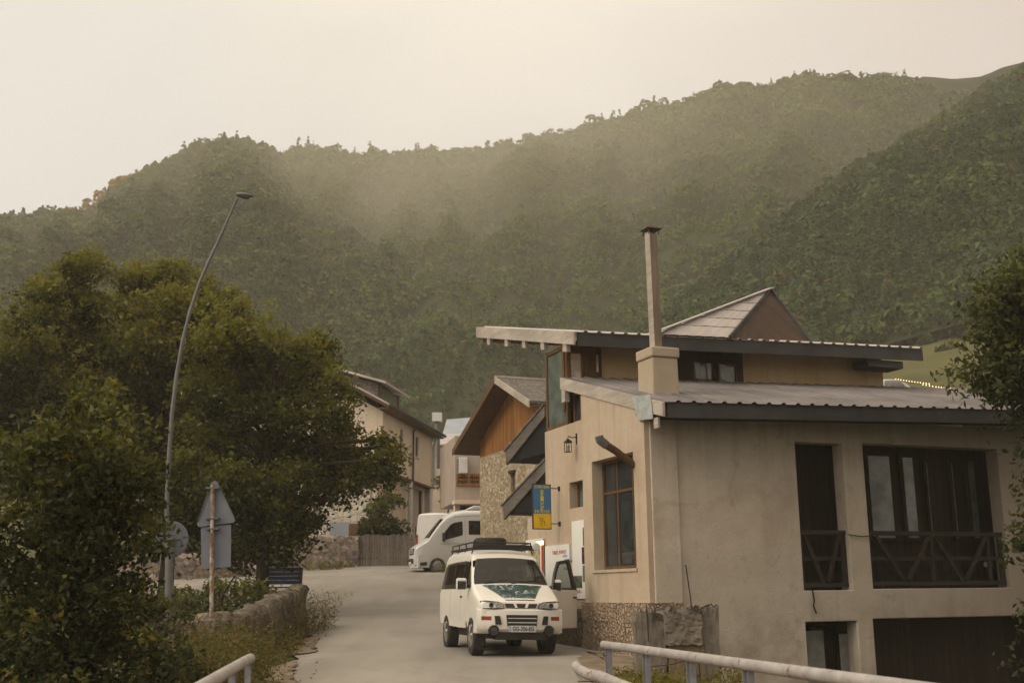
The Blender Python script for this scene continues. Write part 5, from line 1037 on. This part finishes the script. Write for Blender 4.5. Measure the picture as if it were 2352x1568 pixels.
rs = thing('round_sign', 'back of a round traffic sign fixed on the lamp post', 'traffic sign', at(390, 1238, 21.03)); g = MB(); g.lathe([(0, 0), (.325, 0), (.335, .012), (.335, .022), (.32, .022), (0, .006)], 40, 'y'); ds = g.build('disc', 'sign_back', rs); ds.rotation_euler = (0, 0, R(8)); MB().box(-.12, .12, -.22, -.0, -.02, .02).build('clamp', 'galv', rs)
tp = thing('sign_post', 'rusty white pole carrying the back of a triangular sign over a rectangular plate', 'traffic sign', (at(486, 1500, 20.5).x, 20.5, .2)); o_ = Vector(tp.location)
MB().tube([(at(485, 1560, 20.5) - o_), at(486, 1300, 20.5) - o_, at(489, 1112, 20.5) - o_], .036, 12).build('pole', 'rust_pole', tp, smooth=True)
q = [at(px, py, 20.55) - o_ for px, py in ((455, 1197), (452, 1204), (456, 1209), (536, 1199), (540, 1195), (538, 1188), (499, 1107), (493, 1103), (486, 1108))]
g = MB(); g.prism(q, (0, .012, 0)); tr_ = g.build('triangle', 'sign_back', tp, bevel=.004); g = MB()
for a_, b_ in ((0, 8), (2, 3), (5, 6)): g.bar(q[a_] + Vector((0, -.008, 0)), q[b_] + Vector((0, -.008, 0)), .016, .012)
g.build('triangle_rim', 'galv', tr_)
q = [at(px, py, 20.56) - o_ for px, py in ((461, 1211), (531, 1204), (530, 1301), (463, 1307))]; MB().prism(q, (0, .012, 0)).build('plate', 'sign_back', tp, bevel=.004)
for py in (1120, 1190, 1214): c = at(488, py, 20.5) - o_; MB().box(c.x - .12, c.x + .12, -.045, .05, c.z - .014, c.z + .014).build('clamp', 'galv', tp)
be = thing('bench', 'dark blue bench at the far end of the old stone wall', 'bench', (at(646, 1345, 33.2).x, 33.2, gz(at(646, 1345, 33.2).x, 33.2))); zs_ = at(646, 1345, 33.2).z - be.location.z
g = MB()
for k in range(4): g.box(-.55, .55, .24 + .02 * k, .28 + .02 * k, zs_ + .05 + k * .12, zs_ + .165 + k * .12)
g.build('backrest', 'bench_blue', be, bevel=.01); g = MB()
for k in range(4): g.box(-.55, .55, -.26 + k * .12, -.16 + k * .12, zs_ - .06, zs_ - .02)
g.build('seat', 'bench_blue', be, bevel=.008)
for x in (-.5, .5):
    for y in (-.2, .22): MB().box(x - .03, x + .03, y - .03, y + .03, -.1, zs_ - .06 if y < 0 else zs_ + .5).build('leg', 'iron', be)
# camp on the meadow: dome tent, lights, post
dt = thing('dome_tent', 'white dome tent with a dark window band beyond the cafe roof', 'tent', at(2036, 902, 88)); rr = 58 / F * 88 * .98
g = MB(); rows = []
for i in range(11):
    t_ = i / 10; r_ = rr * math.cos(t_ * math.pi / 2) ** .8; z_ = rr * .60 * math.sin(t_ * math.pi / 2); rows.append([(r_ * math.cos(k * math.pi / 12), r_ * math.sin(k * math.pi / 12), z_ - .15) for k in range(25)])
g.grid(rows); g.build('canopy', 'metal_white', dt, smooth='all')
g = MB(); rows = []
for t_ in (.12, .3, .48, .6):
    r_ = rr * math.cos(t_ * math.pi / 2) ** .8 + .03; z_ = rr * .60 * math.sin(t_ * math.pi / 2) - .14; rows.append([(r_ * math.cos(a_), r_ * math.sin(a_), z_) for a_ in np.linspace(R(-112), R(-58), 10)])
g.grid(rows); g.build('window', 'window_glass', dt, smooth='all')
for a_ in (-50, -20, 20): MB().tube([((rr * math.cos(t_ * math.pi / 2) ** .8 + .01) * math.cos(R(a_)), (rr * math.cos(t_ * math.pi / 2) ** .8 + .01) * math.sin(R(a_)), rr * .6 * math.sin(t_ * math.pi / 2) - .14) for t_ in np.linspace(0, .97, 9)], .02, 5).build('seam', 'galv', dt)
pl = thing('light_post', 'dark post holding up the strings of lights on the meadow', 'post', at(2182, 915, 80)); o_ = Vector(pl.location); g = MB(); g.tube([(0, 0, -.5), at(2176.5, 846, 80) - o_], [.085, .075], 8); g.build('post', 'iron', pl, smooth=True); MB().box(-.22, .1, -.06, .06, (at(2176, 846, 80) - o_).z - .1, (at(2176, 846, 80) - o_).z).build('bracket', 'iron', pl)
for lab, pts, nb in (('string of warm lights running from the dome tent', [(2057, 870, 86), (2095, 876, 84), (2134, 881, 82)], 13), ('string of warm lights passing behind the dark post', [(2120, 883, 82), (2150, 888, 81), (2177, 891, 79.8), (2193, 893, 79.5)], 11), ('short lower string of warm lights near the dark post', [(2149, 901, 79), (2165, 900, 79), (2187, 895, 79.4)], 5)):
    P_ = [at(*q) for q in pts]; st = thing('string_lights', lab, 'string lights', P_[0], 0, 'strings of lights on the meadow'); o_ = P_[0]; MB().tube([p - o_ + Vector((0, 0, .05)) for p in P_], .012, 5).build('wire', 'iron', st)
    seg = [(P_[i + 1] - P_[i]).length for i in range(len(P_) - 1)]; tot = sum(seg); proto = None
    for k in range(nb):
        d = tot * k / (nb - 1); i = 0
        while i < len(seg) - 1 and d > seg[i]: d -= seg[i]; i += 1
        q = P_[i].lerp(P_[i + 1], min(1, d / seg[i])) - o_
        if proto is None: proto = MB().lathe([(0, -.05), (.03, -.035), (.042, 0), (.03, .03), (0, .042)], 10, 'z').build('bulb', 'bulb', st, smooth='all'); proto.location = q
        else: c = proto.copy(); COL.objects.link(c); c.parent = st; c.location = q

# ------------------------------------------------------------------ vehicles
class Loft:
    """van body along y (front at low y): stations (y, ztop, width factor, shoulder radius, crown)"""
    def __init__(s, st, zb, side): s.st = st; s.zb = zb; s.side = side
    def at(s, y):
        st = s.st
        if y <= st[0][0]: return st[0][1:]
        for a, b in zip(st, st[1:]):
            if y <= b[0]: t = (y - a[0]) / (b[0] - a[0]); return tuple(p + (q - p) * t for p, q in zip(a[1:], b[1:]))
        return st[-1][1:]
    def sect(s, y):
        zt, wf, r, cr = s.at(y); zb = s.zb; h = []; w = lambda z: s.side(z) * wf
        h += [(0, zb), (w(zb) - .08, zb), (w(zb + .05), zb + .05)]
        for k in range(1, 11): z = zb + .05 + (zt - r - zb - .05) * k / 10; h.append((w(z), z))
        xs_ = w(zt - r)
        for a in (25, 50, 75): h.append((xs_ - r * .9 * (1 - math.cos(R(a))), zt - r + r * math.sin(R(a))))
        x1 = xs_ - r * .95
        for k in range(0, 5): u = 1 - k / 4; h.append((x1 * u, zt + cr * (1 - u * u)))
        return [(x, y, z) for x, z in h] + [(-x, y, z) for x, z in h[-2:0:-1]]
    def build(s, name, mat, parent, cuts=(), rcut=.4, ys=None):
        ys = sorted(set([q[0] for q in s.st] + [s.st[0][0] + (s.st[-1][0] - s.st[0][0]) * k / 26 for k in range(27)]))
        ys = [y for i, y in enumerate(ys) if i == 0 or y - ys[i - 1] > .012]
        rings = [s.sect(y) for y in ys]; n = len(rings[0]); g = MB(); vs = [p for r in rings for p in r]
        fs = [(i * n + j, i * n + (j + 1) % n, (i + 1) * n + (j + 1) % n, (i + 1) * n + j) for i in range(len(ys) - 1) for j in range(n)]
        fs += [tuple(range(n))[::-1], tuple(range((len(ys) - 1) * n, len(ys) * n))]; g.add(vs, fs)
        o = g.build(name, mat, parent)
        for (y, zc, r) in cuts:
            for sg in (-1, 1):
                c = MB().lathe([(0, -.4), (r, -.4), (r, .4), (0, .4)], 32, 'y'); c.v = [(p[1] + sg * .95, p[0] + y, p[2] + zc) for p in c.v]
                co_ = c.build('wheel_cut', mat); m = o.modifiers.new('b', 'BOOLEAN'); m.operation = 'DIFFERENCE'; m.object = co_; m.solver = 'EXACT'
                bpy.context.view_layer.update(); dg = bpy.context.evaluated_depsgraph_get(); me = bpy.data.meshes.new_from_object(o.evaluated_get(dg)); o.modifiers.clear(); o.data = me; bpy.data.objects.remove(co_)
        for p in o.data.polygons: p.use_smooth = True
        o.data.set_sharp_from_angle(angle=R(28)); return o
    def side_panel(s, name, mat, parent, sg, cols, off=.006):
        """cols: (y, zlow, zhigh)"""
        g = MB(); rows = []
        for y, z0, z1 in cols: rows.append([(sg * (s.side(z0 + (z1 - z0) * k / 5) * s.at(y)[1] + off), y, z0 + (z1 - z0) * k / 5) for k in range(6)])
        g.grid(rows); return g.build(name, mat, parent, smooth='all')
    def top_panel(s, name, mat, parent, rows, off=.006, n=14):
        """rows: (y, half width)"""
        g = MB(); rr = []
        for y, hw in rows:
            zt, wf, r, cr = s.at(y); x1 = s.side(zt - r) * wf - r * .95; row = []
            for k in range(n + 1):
                x = -hw + 2 * hw * k / n; u = min(1, abs(x) / x1); row.append((x, y - off * .6, zt + cr * (1 - u * u) + off * .8))
            rr.append(row)
        g.grid(rr); return g.build(name, mat, parent, smooth='all')

def wheel(parent, x, y, z, rad, wid, sg, spokes=6, rimr=.62):
    g = MB(); rr = rad * rimr
    g.lathe([(0, .02), (rr * .3, .028), (rr * .36, .0), (rr * .85, -.035), (rr * .95, .012), (rr, .0), (rr, -wid * .8)], 28, 'y')
    for k in range(spokes):
        a = 2 * math.pi * k / spokes; g.bar((rr * .25 * math.cos(a), .01, rr * .25 * math.sin(a)), (rr * .93 * math.cos(a), .004, rr * .93 * math.sin(a)), rr * .22, .03)
    w_ = g.build('wheel', 'rim', parent, smooth=True); w_.location = (x, y, z); w_.rotation_euler = (0, 0, R(-90) if sg > 0 else R(90))
    g = MB(); w2 = wid; prof = [(rr * .98, -w2 * .9), (rad * .93, -w2 * .96), (rad, -w2 * .84), (rad, -w2 * .12), (rad * .955, .012), (rr * 1.08, .018), (rr * .97, .0)]; g.lathe(prof, 36, 'y')
    for k in range(36):
        a = 2 * math.pi * k / 36
        for (b0, b1) in ((-w2 * .84, -w2 * .5), (-w2 * .46, -w2 * .12)):
            aa = a + (.05 if b0 < -w2 * .6 else -.03); c = Vector((math.cos(aa), 0, math.sin(aa))); t_ = Vector((-math.sin(aa), 0, math.cos(aa))) * .018
            g.prism([c * (rad - .004) - t_ + Vector((0, b0, 0)), c * (rad - .004) + t_ + Vector((0, b0, 0)), c * (rad - .004) + t_ + Vector((0, b1, 0)), c * (rad - .004) - t_ + Vector((0, b1, 0))], c * .012)
    g.build('tyre', 'tyre_dust', w_, smooth=True); return w_

def _clear():
    t = NT('clear_window'); tr = t.node('ShaderNodeBsdfTransparent'); tr.inputs['Color'].default_value = (.72, .75, .72, 1); t.set((.02, .02, .02, 1), .05, 0, .6)
    mx = t.node('ShaderNodeMixShader'); mx.inputs[0].default_value = .25; t.link(tr.outputs[0], mx.inputs[1]); t.link(t.b.outputs[0], mx.inputs[2]); t.link(mx.outputs[0], t.out.inputs['Surface']); return t.m
M['clear'] = _clear()

M['seat_cloth'] = m_plain('grey_seat_cloth', (.09, .085, .08, 1), .9)
def _tint():
    t = NT('tinted_window'); tr = t.node('ShaderNodeBsdfTransparent'); tr.inputs['Color'].default_value = (.55, .57, .55, 1); t.set((.012, .012, .012, 1), .04, 0, .5)
    mx = t.node('ShaderNodeMixShader'); mx.inputs[0].default_value = .55; t.link(tr.outputs[0], mx.inputs[1]); t.link(t.b.outputs[0], mx.inputs[2]); t.link(mx.outputs[0], t.out.inputs['Surface']); return t.m
M['tint'] = _tint()
# ---- the parked minivan
mv = thing('minivan', 'white four wheel drive minivan with a flower mural on the bonnet and one door open', 'minivan', (-.075, 23.2, .36), R(13.5))
mv.rotation_euler = (0, R(1.3), R(13.5)); mv.scale = (.99, .99, 1)
sd = lambda z: .815 + .03 * min(1, max(0, (z - .4) / .35)) - max(0, z - 1.12) * .205
DL = Loft([(-.76, .90, .84, .05, .012), (-.735, .955, .91, .06, .02), (-.66, 1.005, .955, .08, .03), (-.5, 1.075, .985, .09, .035), (-.2, 1.19, 1, .09, .035), (.08, 1.30, 1, .07, .03), (.62, 1.80, 1, .075, .035), (.78, 1.90, 1, .10, .04), (1.05, 1.985, 1, .13, .04), (1.6, 2.035, 1, .15, .04), (3.3, 2.03, 1, .15, .04), (3.62, 1.98, .99, .14, .03), (3.78, 1.88, .965, .12, .02), (3.82, 1.84, .93, .12, .01)], .44, sd)
DL.build('body', 'white_paint', mv, [(0, .36, .425), (2.8, .36, .425)])
_b = bmesh.new(); _b.from_mesh(mv.children[0].data)
kill = [f for f in _b.faces if (lambda c, n: (.14 < c.y < .60 and n.y < -.25 and n.z > .2 and abs(c.x) < .70) or (.62 < c.y < 3.5 and 1.26 < c.z < 1.74 and abs(n.x) > .8))(f.calc_center_median(), f.normal)]
bmesh.ops.delete(_b, geom=kill, context='FACES'); _b.to_mesh(mv.children[0].data); _b.free()
g = MB(); g.box(-.70, .70, -.1, .42, .95, 1.22); g.box(-.78, .78, .4, 3.6, .48, .62); g.build('dashboard', 'black_plastic', mv)
for x in (-.38, .38):
    for y in (.95, 1.9, 2.8):
        g = MB(); g.prism([(x - .24, y, .9), (x + .24, y, .9), (x + .20, y + .14, 1.42), (x - .20, y + .14, 1.42)], (0, .12, 0)); g.box(x - .12, x + .12, y + .16, y + .26, 1.44, 1.62); g.build('seat_back', 'seat_cloth', mv, bevel=.03)
g = MB(); g.tube([(-.38 + .18 * math.cos(a), .52 - .05 * math.sin(a), 1.20 + .17 * math.sin(a)) for a in np.linspace(0, 2 * math.pi, 20)], .016, 6, False); g.build('steering_wheel', 'black_plastic', mv)
MB().box(-.66, .66, -.5, 3.5, .28, .46).build('underbody', 'black_plastic', mv)
for sg in (-1, 1):
    g = MB(); rr_ = []
    for y, a_, b_ in ((.10, .765, .70), (.25, .745, .68), (.42, .70, .635), (.60, .645, .58), (.65, .61, .55)):
        zt, wf, r, cr = DL.at(y); x1 = sd(zt - r) * wf - r * .95; rr_.append([(sg * x, y - .003, zt + cr * (1 - min(1, x / x1) ** 2) + .004) for x in (a_, (a_ + b_) / 2, b_)])
    g.grid(rr_); g.build('windscreen_seal', 'black_plastic', mv)
DL.top_panel('windscreen_seal', 'black_plastic', mv, [(.09, .76), (.135, .75)], .004); DL.top_panel('windscreen_seal', 'black_plastic', mv, [(.60, .64), (.655, .60)], .004)
DL.top_panel('windscreen', 'tint', mv, [(.125, .735), (.25, .715), (.42, .67), (.59, .62), (.62, .585)], .009)
DL.top_panel('mural', 'mural', mv, [(-.70, .29), (-.55, .36), (-.3, .46), (-.1, .55), (.03, .62)], .006)
for sg in (-1, 1):
    w_ = DL.side_panel('side_window', 'tint', mv, sg, [(.17, 1.235, 1.27), (.32, 1.235, 1.40), (.5, 1.23, 1.57), (.66, 1.23, 1.70), (.84, 1.23, 1.775), (1.2, 1.23, 1.80), (2.4, 1.23, 1.80), (3.4, 1.23, 1.78), (3.62, 1.24, 1.70)])
    DL.side_panel('pillar', 'black_plastic', w_, sg, [(1.12, 1.235, 1.795), (1.2, 1.235, 1.795)], .009); DL.side_panel('pillar', 'black_plastic', w_, sg, [(2.2, 1.235, 1.795), (2.28, 1.235, 1.795)], .009)
    DL.side_panel('door_seam', 'black_plastic', mv, sg, [(1.13, .52, 1.22), (1.138, .52, 1.22)], .003); DL.side_panel('door_seam', 'black_plastic', mv, sg, [(2.3, .62, 1.22), (2.308, .62, 1.22)], .003)
    if sg < 0: h_ = MB().box(-.87, -.845, .94, 1.08, 1.05, 1.085).build('door_handle', 'black_plastic', mv, bevel=.008)
    DL.side_panel('sill_trim', 'white_paint', mv, sg, [(.46, .46, .60), (1.2, .45, .58), (2.34, .46, .60)], .03)
yf = lambda x: -.835 + .17 * (abs(x) / .86) ** 3
g = MB(); rows = []
for i in range(31):
    x = -.86 + 1.72 * i / 30; e = 1 - max(0, abs(x) - .74) * 1.2; y0 = yf(x)
    rows.append([(x, y0 + .28, .845), (x, y0 + .03, .845), (x, y0 - .005, .82), (x, y0 - .02, .70), (x, y0 - .03, .58), (x, y0 - .02, .47), (x, y0 + .03, .40 + .02 * e), (x, y0 + .12, .375), (x, y0 + .3, .40)])
g.grid(rows); g.add(rows[0], [tuple(range(9))]); g.add(rows[-1], [tuple(range(9))[::-1]])
for sg in (-1, 1):
    x0, x1 = (.70, .865) if sg > 0 else (-.865, -.70); g.box(x0, x1, -.66, -.44, .40, .842)
bp = g.build('bumper', 'white_paint', mv, smooth=True)
g = MB(); g.box(-.50, .50, -.80, -.5, .27, .41); g.build('front_skid', 'black_plastic', bp)
g = MB(); g.prism([(-.29, -.885, .53), (.29, -.885, .53), (.31, -.885, .735), (-.31, -.885, .735)], (0, .05, 0)); gr = g.build('lower_grille', 'black_plastic', bp)
for z in (.585, .665): MB().box(-.285, .285, -.895, -.887, z, z + .016).build('grille_bar', 'metal_white', gr)
for sg in (-1, 1):
    xa = lambda a, b: (min(sg * a, sg * b), max(sg * a, sg * b))
    g = MB(); g.prism([(sg * .40, -.868, .555), (sg * .52, -.85, .555), (sg * .535, -.85, .715), (sg * .44, -.868, .715)], (0, .06, 0)); g.build('air_intake', 'black_plastic', bp)
    g = MB(); g.prism([(sg * .60, -.81, .635), (sg * .78, -.745, .635), (sg * .78, -.745, .705), (sg * .60, -.81, .705)], (0, .05, 0)); g.build('turn_signal', 'amber', bp)
    fl = MB().lathe([(0, -.02), (.07, -.02), (.09, -.03), (.10, -.015), (.10, .08)], 24, 'y', (sg * .55, -.835, .445)).build('fog_lamp', 'black_plastic', bp, smooth=True); MB().lathe([(0, -.024), (.066, -.022), (.066, -.018)], 20, 'y', (sg * .55, -.836, .445)).build('fog_glass', 'window_glass', fl, smooth=True)
    g = MB(); g.prism([(sg * .335, -.800, .850), (sg * .55, -.80, .846), (sg * .74, -.76, .848), (sg * .80, -.68, .86), (sg * .795, -.66, .99), (sg * .70, -.735, 1.0), (sg * .45, -.785, .978), (sg * .36, -.795, .94)], (0, .1, 0)); hl = g.build('headlight', 'black_plastic', mv)
    g = MB(); g.prism([(sg * .35, -.809, .862), (sg * .55, -.809, .858), (sg * .74, -.769, .86), (sg * .785, -.70, .872), (sg * .78, -.68, .978), (sg * .69, -.746, .988), (sg * .45, -.794, .966), (sg * .37, -.806, .93)], (0, .02, 0)); lens = g.build('headlight_lens', 'lamp_glass', hl)
    for q in (.47, .60): MB().lathe([(0, 0), (.036, 0), (.045, -.012), (.036, -.016), (0, -.006)], 16, 'y', (sg * q, -.812 + max(0, q - .5) * .12, .912)).build('reflector', 'rim' if q < .5 else 'black_plastic', hl, smooth=True)
    m_ = MB(); m_.bar((sg * .83, .30, 1.27), (sg * .93, .27, 1.28), .05); mm = m_.build('mirror_arm', 'black_plastic', mv)
    g = MB(); g.box(sg * 1.0 - .105, sg * 1.0 + .105, .20, .305, 1.20, 1.43); g.build('mirror', 'white_paint', mm, bevel=.035); MB().box(sg * 1.0 - .085, sg * 1.0 + .085, .190, .199, 1.215, 1.37).build('mirror_face', 'black_plastic', mm, bevel=.03)
    wheel(mv, sg * .825, 0, .055, .37, .235, sg); wheel(mv, sg * .825, 2.8, .055, .37, .235, sg)
for o in mv.children:
    if o.name.startswith('wheel'): o.location.z = .335 - .012 * (1 if o.location.x < 0 else -1)
g = MB(); g.prism([(-.29, -.795, .87), (.29, -.795, .87), (.33, -.775, .945), (-.33, -.775, .945)], (0, .06, 0)); ug = g.build('upper_grille', 'black_plastic', mv)
for sg in (-1, 1): g = MB(); g.prism([(sg * .075, -.803, .868), (sg * .12, -.803, .868), (sg * .16, -.783, .95), (sg * .10, -.783, .95)], (0, .02, 0)); g.build('grille_bar', 'white_paint', ug)
g = MB()
for k in range(3):
    a = R(90 + 120 * k); c = Vector((.018 * math.cos(a), 0, .018 * math.sin(a))); d = Vector((math.cos(a), 0, math.sin(a))) * .018; n_ = Vector((-math.sin(a), 0, math.cos(a))) * .010
    g.prism([c - d + Vector((0, -.806, .905)), c + n_ + Vector((0, -.806, .905)), c + d + Vector((0, -.806, .905)), c - n_ + Vector((0, -.806, .905))], (0, .004, 0))
g.build('emblem', 'amber', ug)
pl_ = MB().box(-.27, .27, -.905, -.893, .415, .535).build('number_plate', 'plate_white', bp, bevel=.006); MB().box(-.268, -.225, -.909, -.905, .418, .532).build('plate_band', 'letter_blue', pl_)
text_mesh('lettering', 'GG-356-EG', .12, 'letter_dark', pl_, (.02, -.9075, .476), TY, .43, .002)
for x0, x1 in ((-.55, -.05), (.0, .5)): MB().bar((x0, .085, 1.335), (x1, .155, 1.40), .022, .022).build('wiper', 'black_plastic', mv)
# open front door
g = MB(); g.box(-.02, .05, 0, 1.02, .46, 1.23); dr = g.build('door', 'white_paint', mv, bevel=.02); dr.location = (.835, .10, 0); dr.rotation_euler = (0, 0, -R(46))
out = [(.02, 1.232), (.20, 1.55), (.42, 1.80), (.92, 1.86), (1.02, 1.232)]; inn = [(.12, 1.27), (.27, 1.53), (.46, 1.74), (.82, 1.79), (.90, 1.27)]
g = MB(); n = 5; tl = lambda z: -.20 * max(0, z - 1.23)
for k in range(n):
    q = [out[k], out[(k + 1) % n], inn[(k + 1) % n], inn[k]]; g.prism([(.04 + tl(z), y, z) for y, z in q], (-.045, 0, 0))
g.build('door_frame', 'black_plastic', dr); g = MB(); g.prism([(.025 + tl(z), y, z) for y, z in inn], (-.006, 0, 0)); g.build('door_window', 'clear', dr)
MB().box(.05, .075, .84, .97, 1.06, 1.095).build('door_handle', 'black_plastic', dr, bevel=.006); MB().box(-.03, -.022, .9, 1.0, .7, .8).build('door_reflector', 'amber', dr)
# roof rack
g = MB()
for x in (-.62, .62): g.tube([(x, .85, 2.08), (x, 3.4, 2.10)], .018, 8); g.tube([(x, .95, 2.2), (x, 3.35, 2.2)], .014, 8)
for y in (.9, 1.5, 2.1, 2.7, 3.35): g.tube([(-.66, y, 2.09), (.66, y, 2.09)], .016, 8)
for x in (-.62, .62):
    for y in (.95, 1.75, 2.55, 3.35): g.tube([(x, y, 2.2), (x, y, 2.08), (x * 1.06, y, 1.96)], .014, 6)
g.tube([(-.62, .95, 2.2), (-.3, .88, 2.2), (.3, .88, 2.2), (.62, .95, 2.2)], .014, 6); rk_ = g.build('roof_rack', 'black_plastic', mv, smooth=True); rk_.location.z = -.02
MB().box(-.66, .66, .80, .84, 2.045, 2.155).build('wind_deflector', 'black_plastic', rk_, bevel=.01)
sl = MB().lathe([(0, -.05), (.075, -.045), (.085, -.03), (.07, .06), (0, .09)], 20, 'y', (.70, .82, 2.13)).build('spot_lamp', 'metal_white', rk_, smooth=True)
mvm = Matrix.Translation(mv.location) @ mv.rotation_euler.to_matrix().to_4x4()
stt = thing('spare_tyre', 'spare tyre lying flat on the roof rack of the minivan', 'tyre', mvm @ Vector((-.12, 1.6, 2.10)), R(11.4))
MB().lathe([(.2, .0), (.30, -.005), (.345, .03), (.355, .10), (.345, .17), (.30, .205), (.2, .2), (.19, .1), (.2, 0)], 40, 'z').build('tyre', 'rubber', stt, smooth='all'); MB().lathe([(0, .09), (.19, .08), (.2, .12), (0, .13)], 24, 'z').build('wheel_disc', 'rim', stt, smooth=True)

# ---- vans farther up the lane
def big_van(name, label, cat, loc, rz, paint, windows, H=2.80):
    k = H / 2.8; sdv = lambda z: .93 + .05 * min(1, max(0, (z - .35) / .4)) - max(0, z - 1.3) * .095
    t = thing(name, label, cat, loc, rz)
    L = Loft([(-1.26, .98, .80, .05, .02), (-1.23, 1.08, .88, .06, .03), (-1.12, 1.18, .94, .08, .05), (-.9, 1.28, .98, .10, .06), (-.52, 1.46, 1, .10, .06), (.18, 2.24, 1, .11, .08), (.45, 2.52 * k, 1, .16, .08), (.8, 2.70 * k, .99, .2, .07), (1.3, 2.79 * k, .99, .22, .06), (1.8, 2.8 * k, .99, .22, .05), (4.3, 2.8 * k, .99, .2, .05), (4.55, 2.76 * k, .98, .2, .03), (4.62, 2.70 * k, .96, .18, .02)], .32, sdv)
    L.build('body', paint, t, [(0, .35, .43), (3.5, .35, .43)])
    L.top_panel('windscreen', 'car_glass', t, [(-.46, .80), (-.2, .80), (.1, .74), (.3, .68)], .008)
    for sg in (-1, 1):
        if windows:
            L.side_panel('door_window', 'car_glass', t, sg, [(.33, 1.80, 1.83), (.36, 1.47, 1.86), (.58, 1.53, 2.12), (.75, 1.57, 2.22), (1.12, 1.67, 2.29), (1.15, 1.70, 2.25)], .006)
            L.side_panel('side_window', 'car_glass', t, sg, [(1.42, 1.70, 2.32), (2.6, 1.70, 2.33), (3.3, 1.70, 2.33), (4.4, 1.70, 2.32)], .006)
            L.side_panel('crease', 'galv', t, sg, [(.1, 1.28, 1.292), (1.5, 1.30, 1.312), (4.5, 1.30, 1.312)], .003); L.side_panel('roof_gutter', 'galv', t, sg, [(.75, 2.47, 2.485), (1.6, 2.54, 2.556), (4.5, 2.55, 2.566)], .004)
            L.side_panel('door_seam', 'galv', t, sg, [(1.26, .5, 2.45), (1.27, .5, 2.45)], .003)
        else:
            L.side_panel('door_window', 'car_glass', t, sg, [(.33, 1.80, 1.83), (.36, 1.47, 1.86), (.75, 1.57, 2.2), (1.15, 1.70, 2.2)], .006)
        m_ = MB(); m_.box(sg * 1.03 - .11, sg * 1.03 + .11, .20, .34, 1.40, 1.78); m_.build('mirror', 'black_plastic', t, bevel=.04)
        g = MB(); g.prism([(sg * .62, -1.16, 1.0), (sg * .93, -.98, 1.02), (sg * .95, -.84, 1.26), (sg * .78, -1.03, 1.22)], (0, -.03, .01)); g.build('headlight', 'lamp_glass', t)
        wheel(t, sg * .96, 0, .345, .345, .22, sg, 8, .66); wheel(t, sg * .96, 3.5, .345, .345, .22, sg, 8, .66)
        MB().box(sg * .90 - .05, sg * .90 + .05, 4.585, 4.64, .95, 1.5).build('tail_light', 'amber', t)
        MB().box(sg * .965 - .02, sg * .965 + .02, 4.50, 4.62, 1.35, 1.9).build('rear_hinge', 'black_plastic', t)
    g = MB(); g.box(-.55, .55, -1.30, -1.2, .84, 1.10); gr = g.build('grille', 'black_plastic', t, bevel=.02)
    for z in (.90, .97, 1.04): MB().box(-.54, .54, -1.32, -1.301, z, z + .025).build('grille_bar', 'metal_white', gr)
    MB().lathe([(.055, -.012), (.075, -.016), (.075, 0), (.055, 0)], 20, 'y', (0, -1.32, .985)).build('emblem', 'galv', gr)
    g = MB(); rows = []
    for i in range(25):
        x = -.97 + 1.94 * i / 24; y0 = -1.30 + .26 * (abs(x) / .97) ** 3; rows.append([(x, y0 + .3, .80), (x, y0, .80), (x, y0 - .04, .70), (x, y0 - .04, .5), (x, y0, .24), (x, y0 + .3, .24)])
    g.grid(rows)
    for sg in (-1, 1): g.box(sg * .94 - .035, sg * .94 + .035, -1.1, -.46, .26, .78)
    bm_ = g.build('bumper', paint, t, smooth=True)
    for sg in (-1, 1):
        g = MB(); g.prism([(sg * .99, -.98, .33), (sg * .99, -.60, .36), (sg * .99, -.60, .50), (sg * .99, -.98, .47)], (sg * .008, 0, 0)); g.build('fog_opening', 'black_plastic', bm_)
    MB().box(-.6, .6, -1.36, -1.33, .46, .66).build('lower_intake', 'black_plastic', bm_); MB().box(-.26, .26, -1.375, -1.362, .42, .53).build('number_plate', 'plate_white', bm_)
    for o in t.children_recursive:
        if o.type == 'MESH' and not o.name.startswith(('wheel', 'tyre')):
            if not o.data.get('nose'):
                for v in o.data.vertices:
                    if v.co.y < 0: v.co.y *= .80
                o.data['nose'] = 1
    return t, L
p = at(1005, 1321, 51.2); rz = R(-76); ax = Vector((math.cos(rz), math.sin(rz), 0)) * .97
sp_, L = big_van('minibus', 'silver white high roof minibus poking out from behind the stone house', 'minibus', (p.x - ax.x, p.y - ax.y, gz(p.x, p.y) - .02), rz, 'silver_paint', True)
MB().prism([(-.6, 1.42, 2.84), (-.6, 1.75, 3.02), (-.6, 3.2, 3.02), (-.6, 3.4, 2.84)], (1.2, 0, 0)).build('roof_unit', 'silver_paint', sp_, bevel=.04)
big_van('panel_van', 'plain white panel van seen from behind beyond the minibus', 'van', (-3.93, 61.7, gz(-3.9, 60) - .12), R(180), 'van_white', False, 2.55)
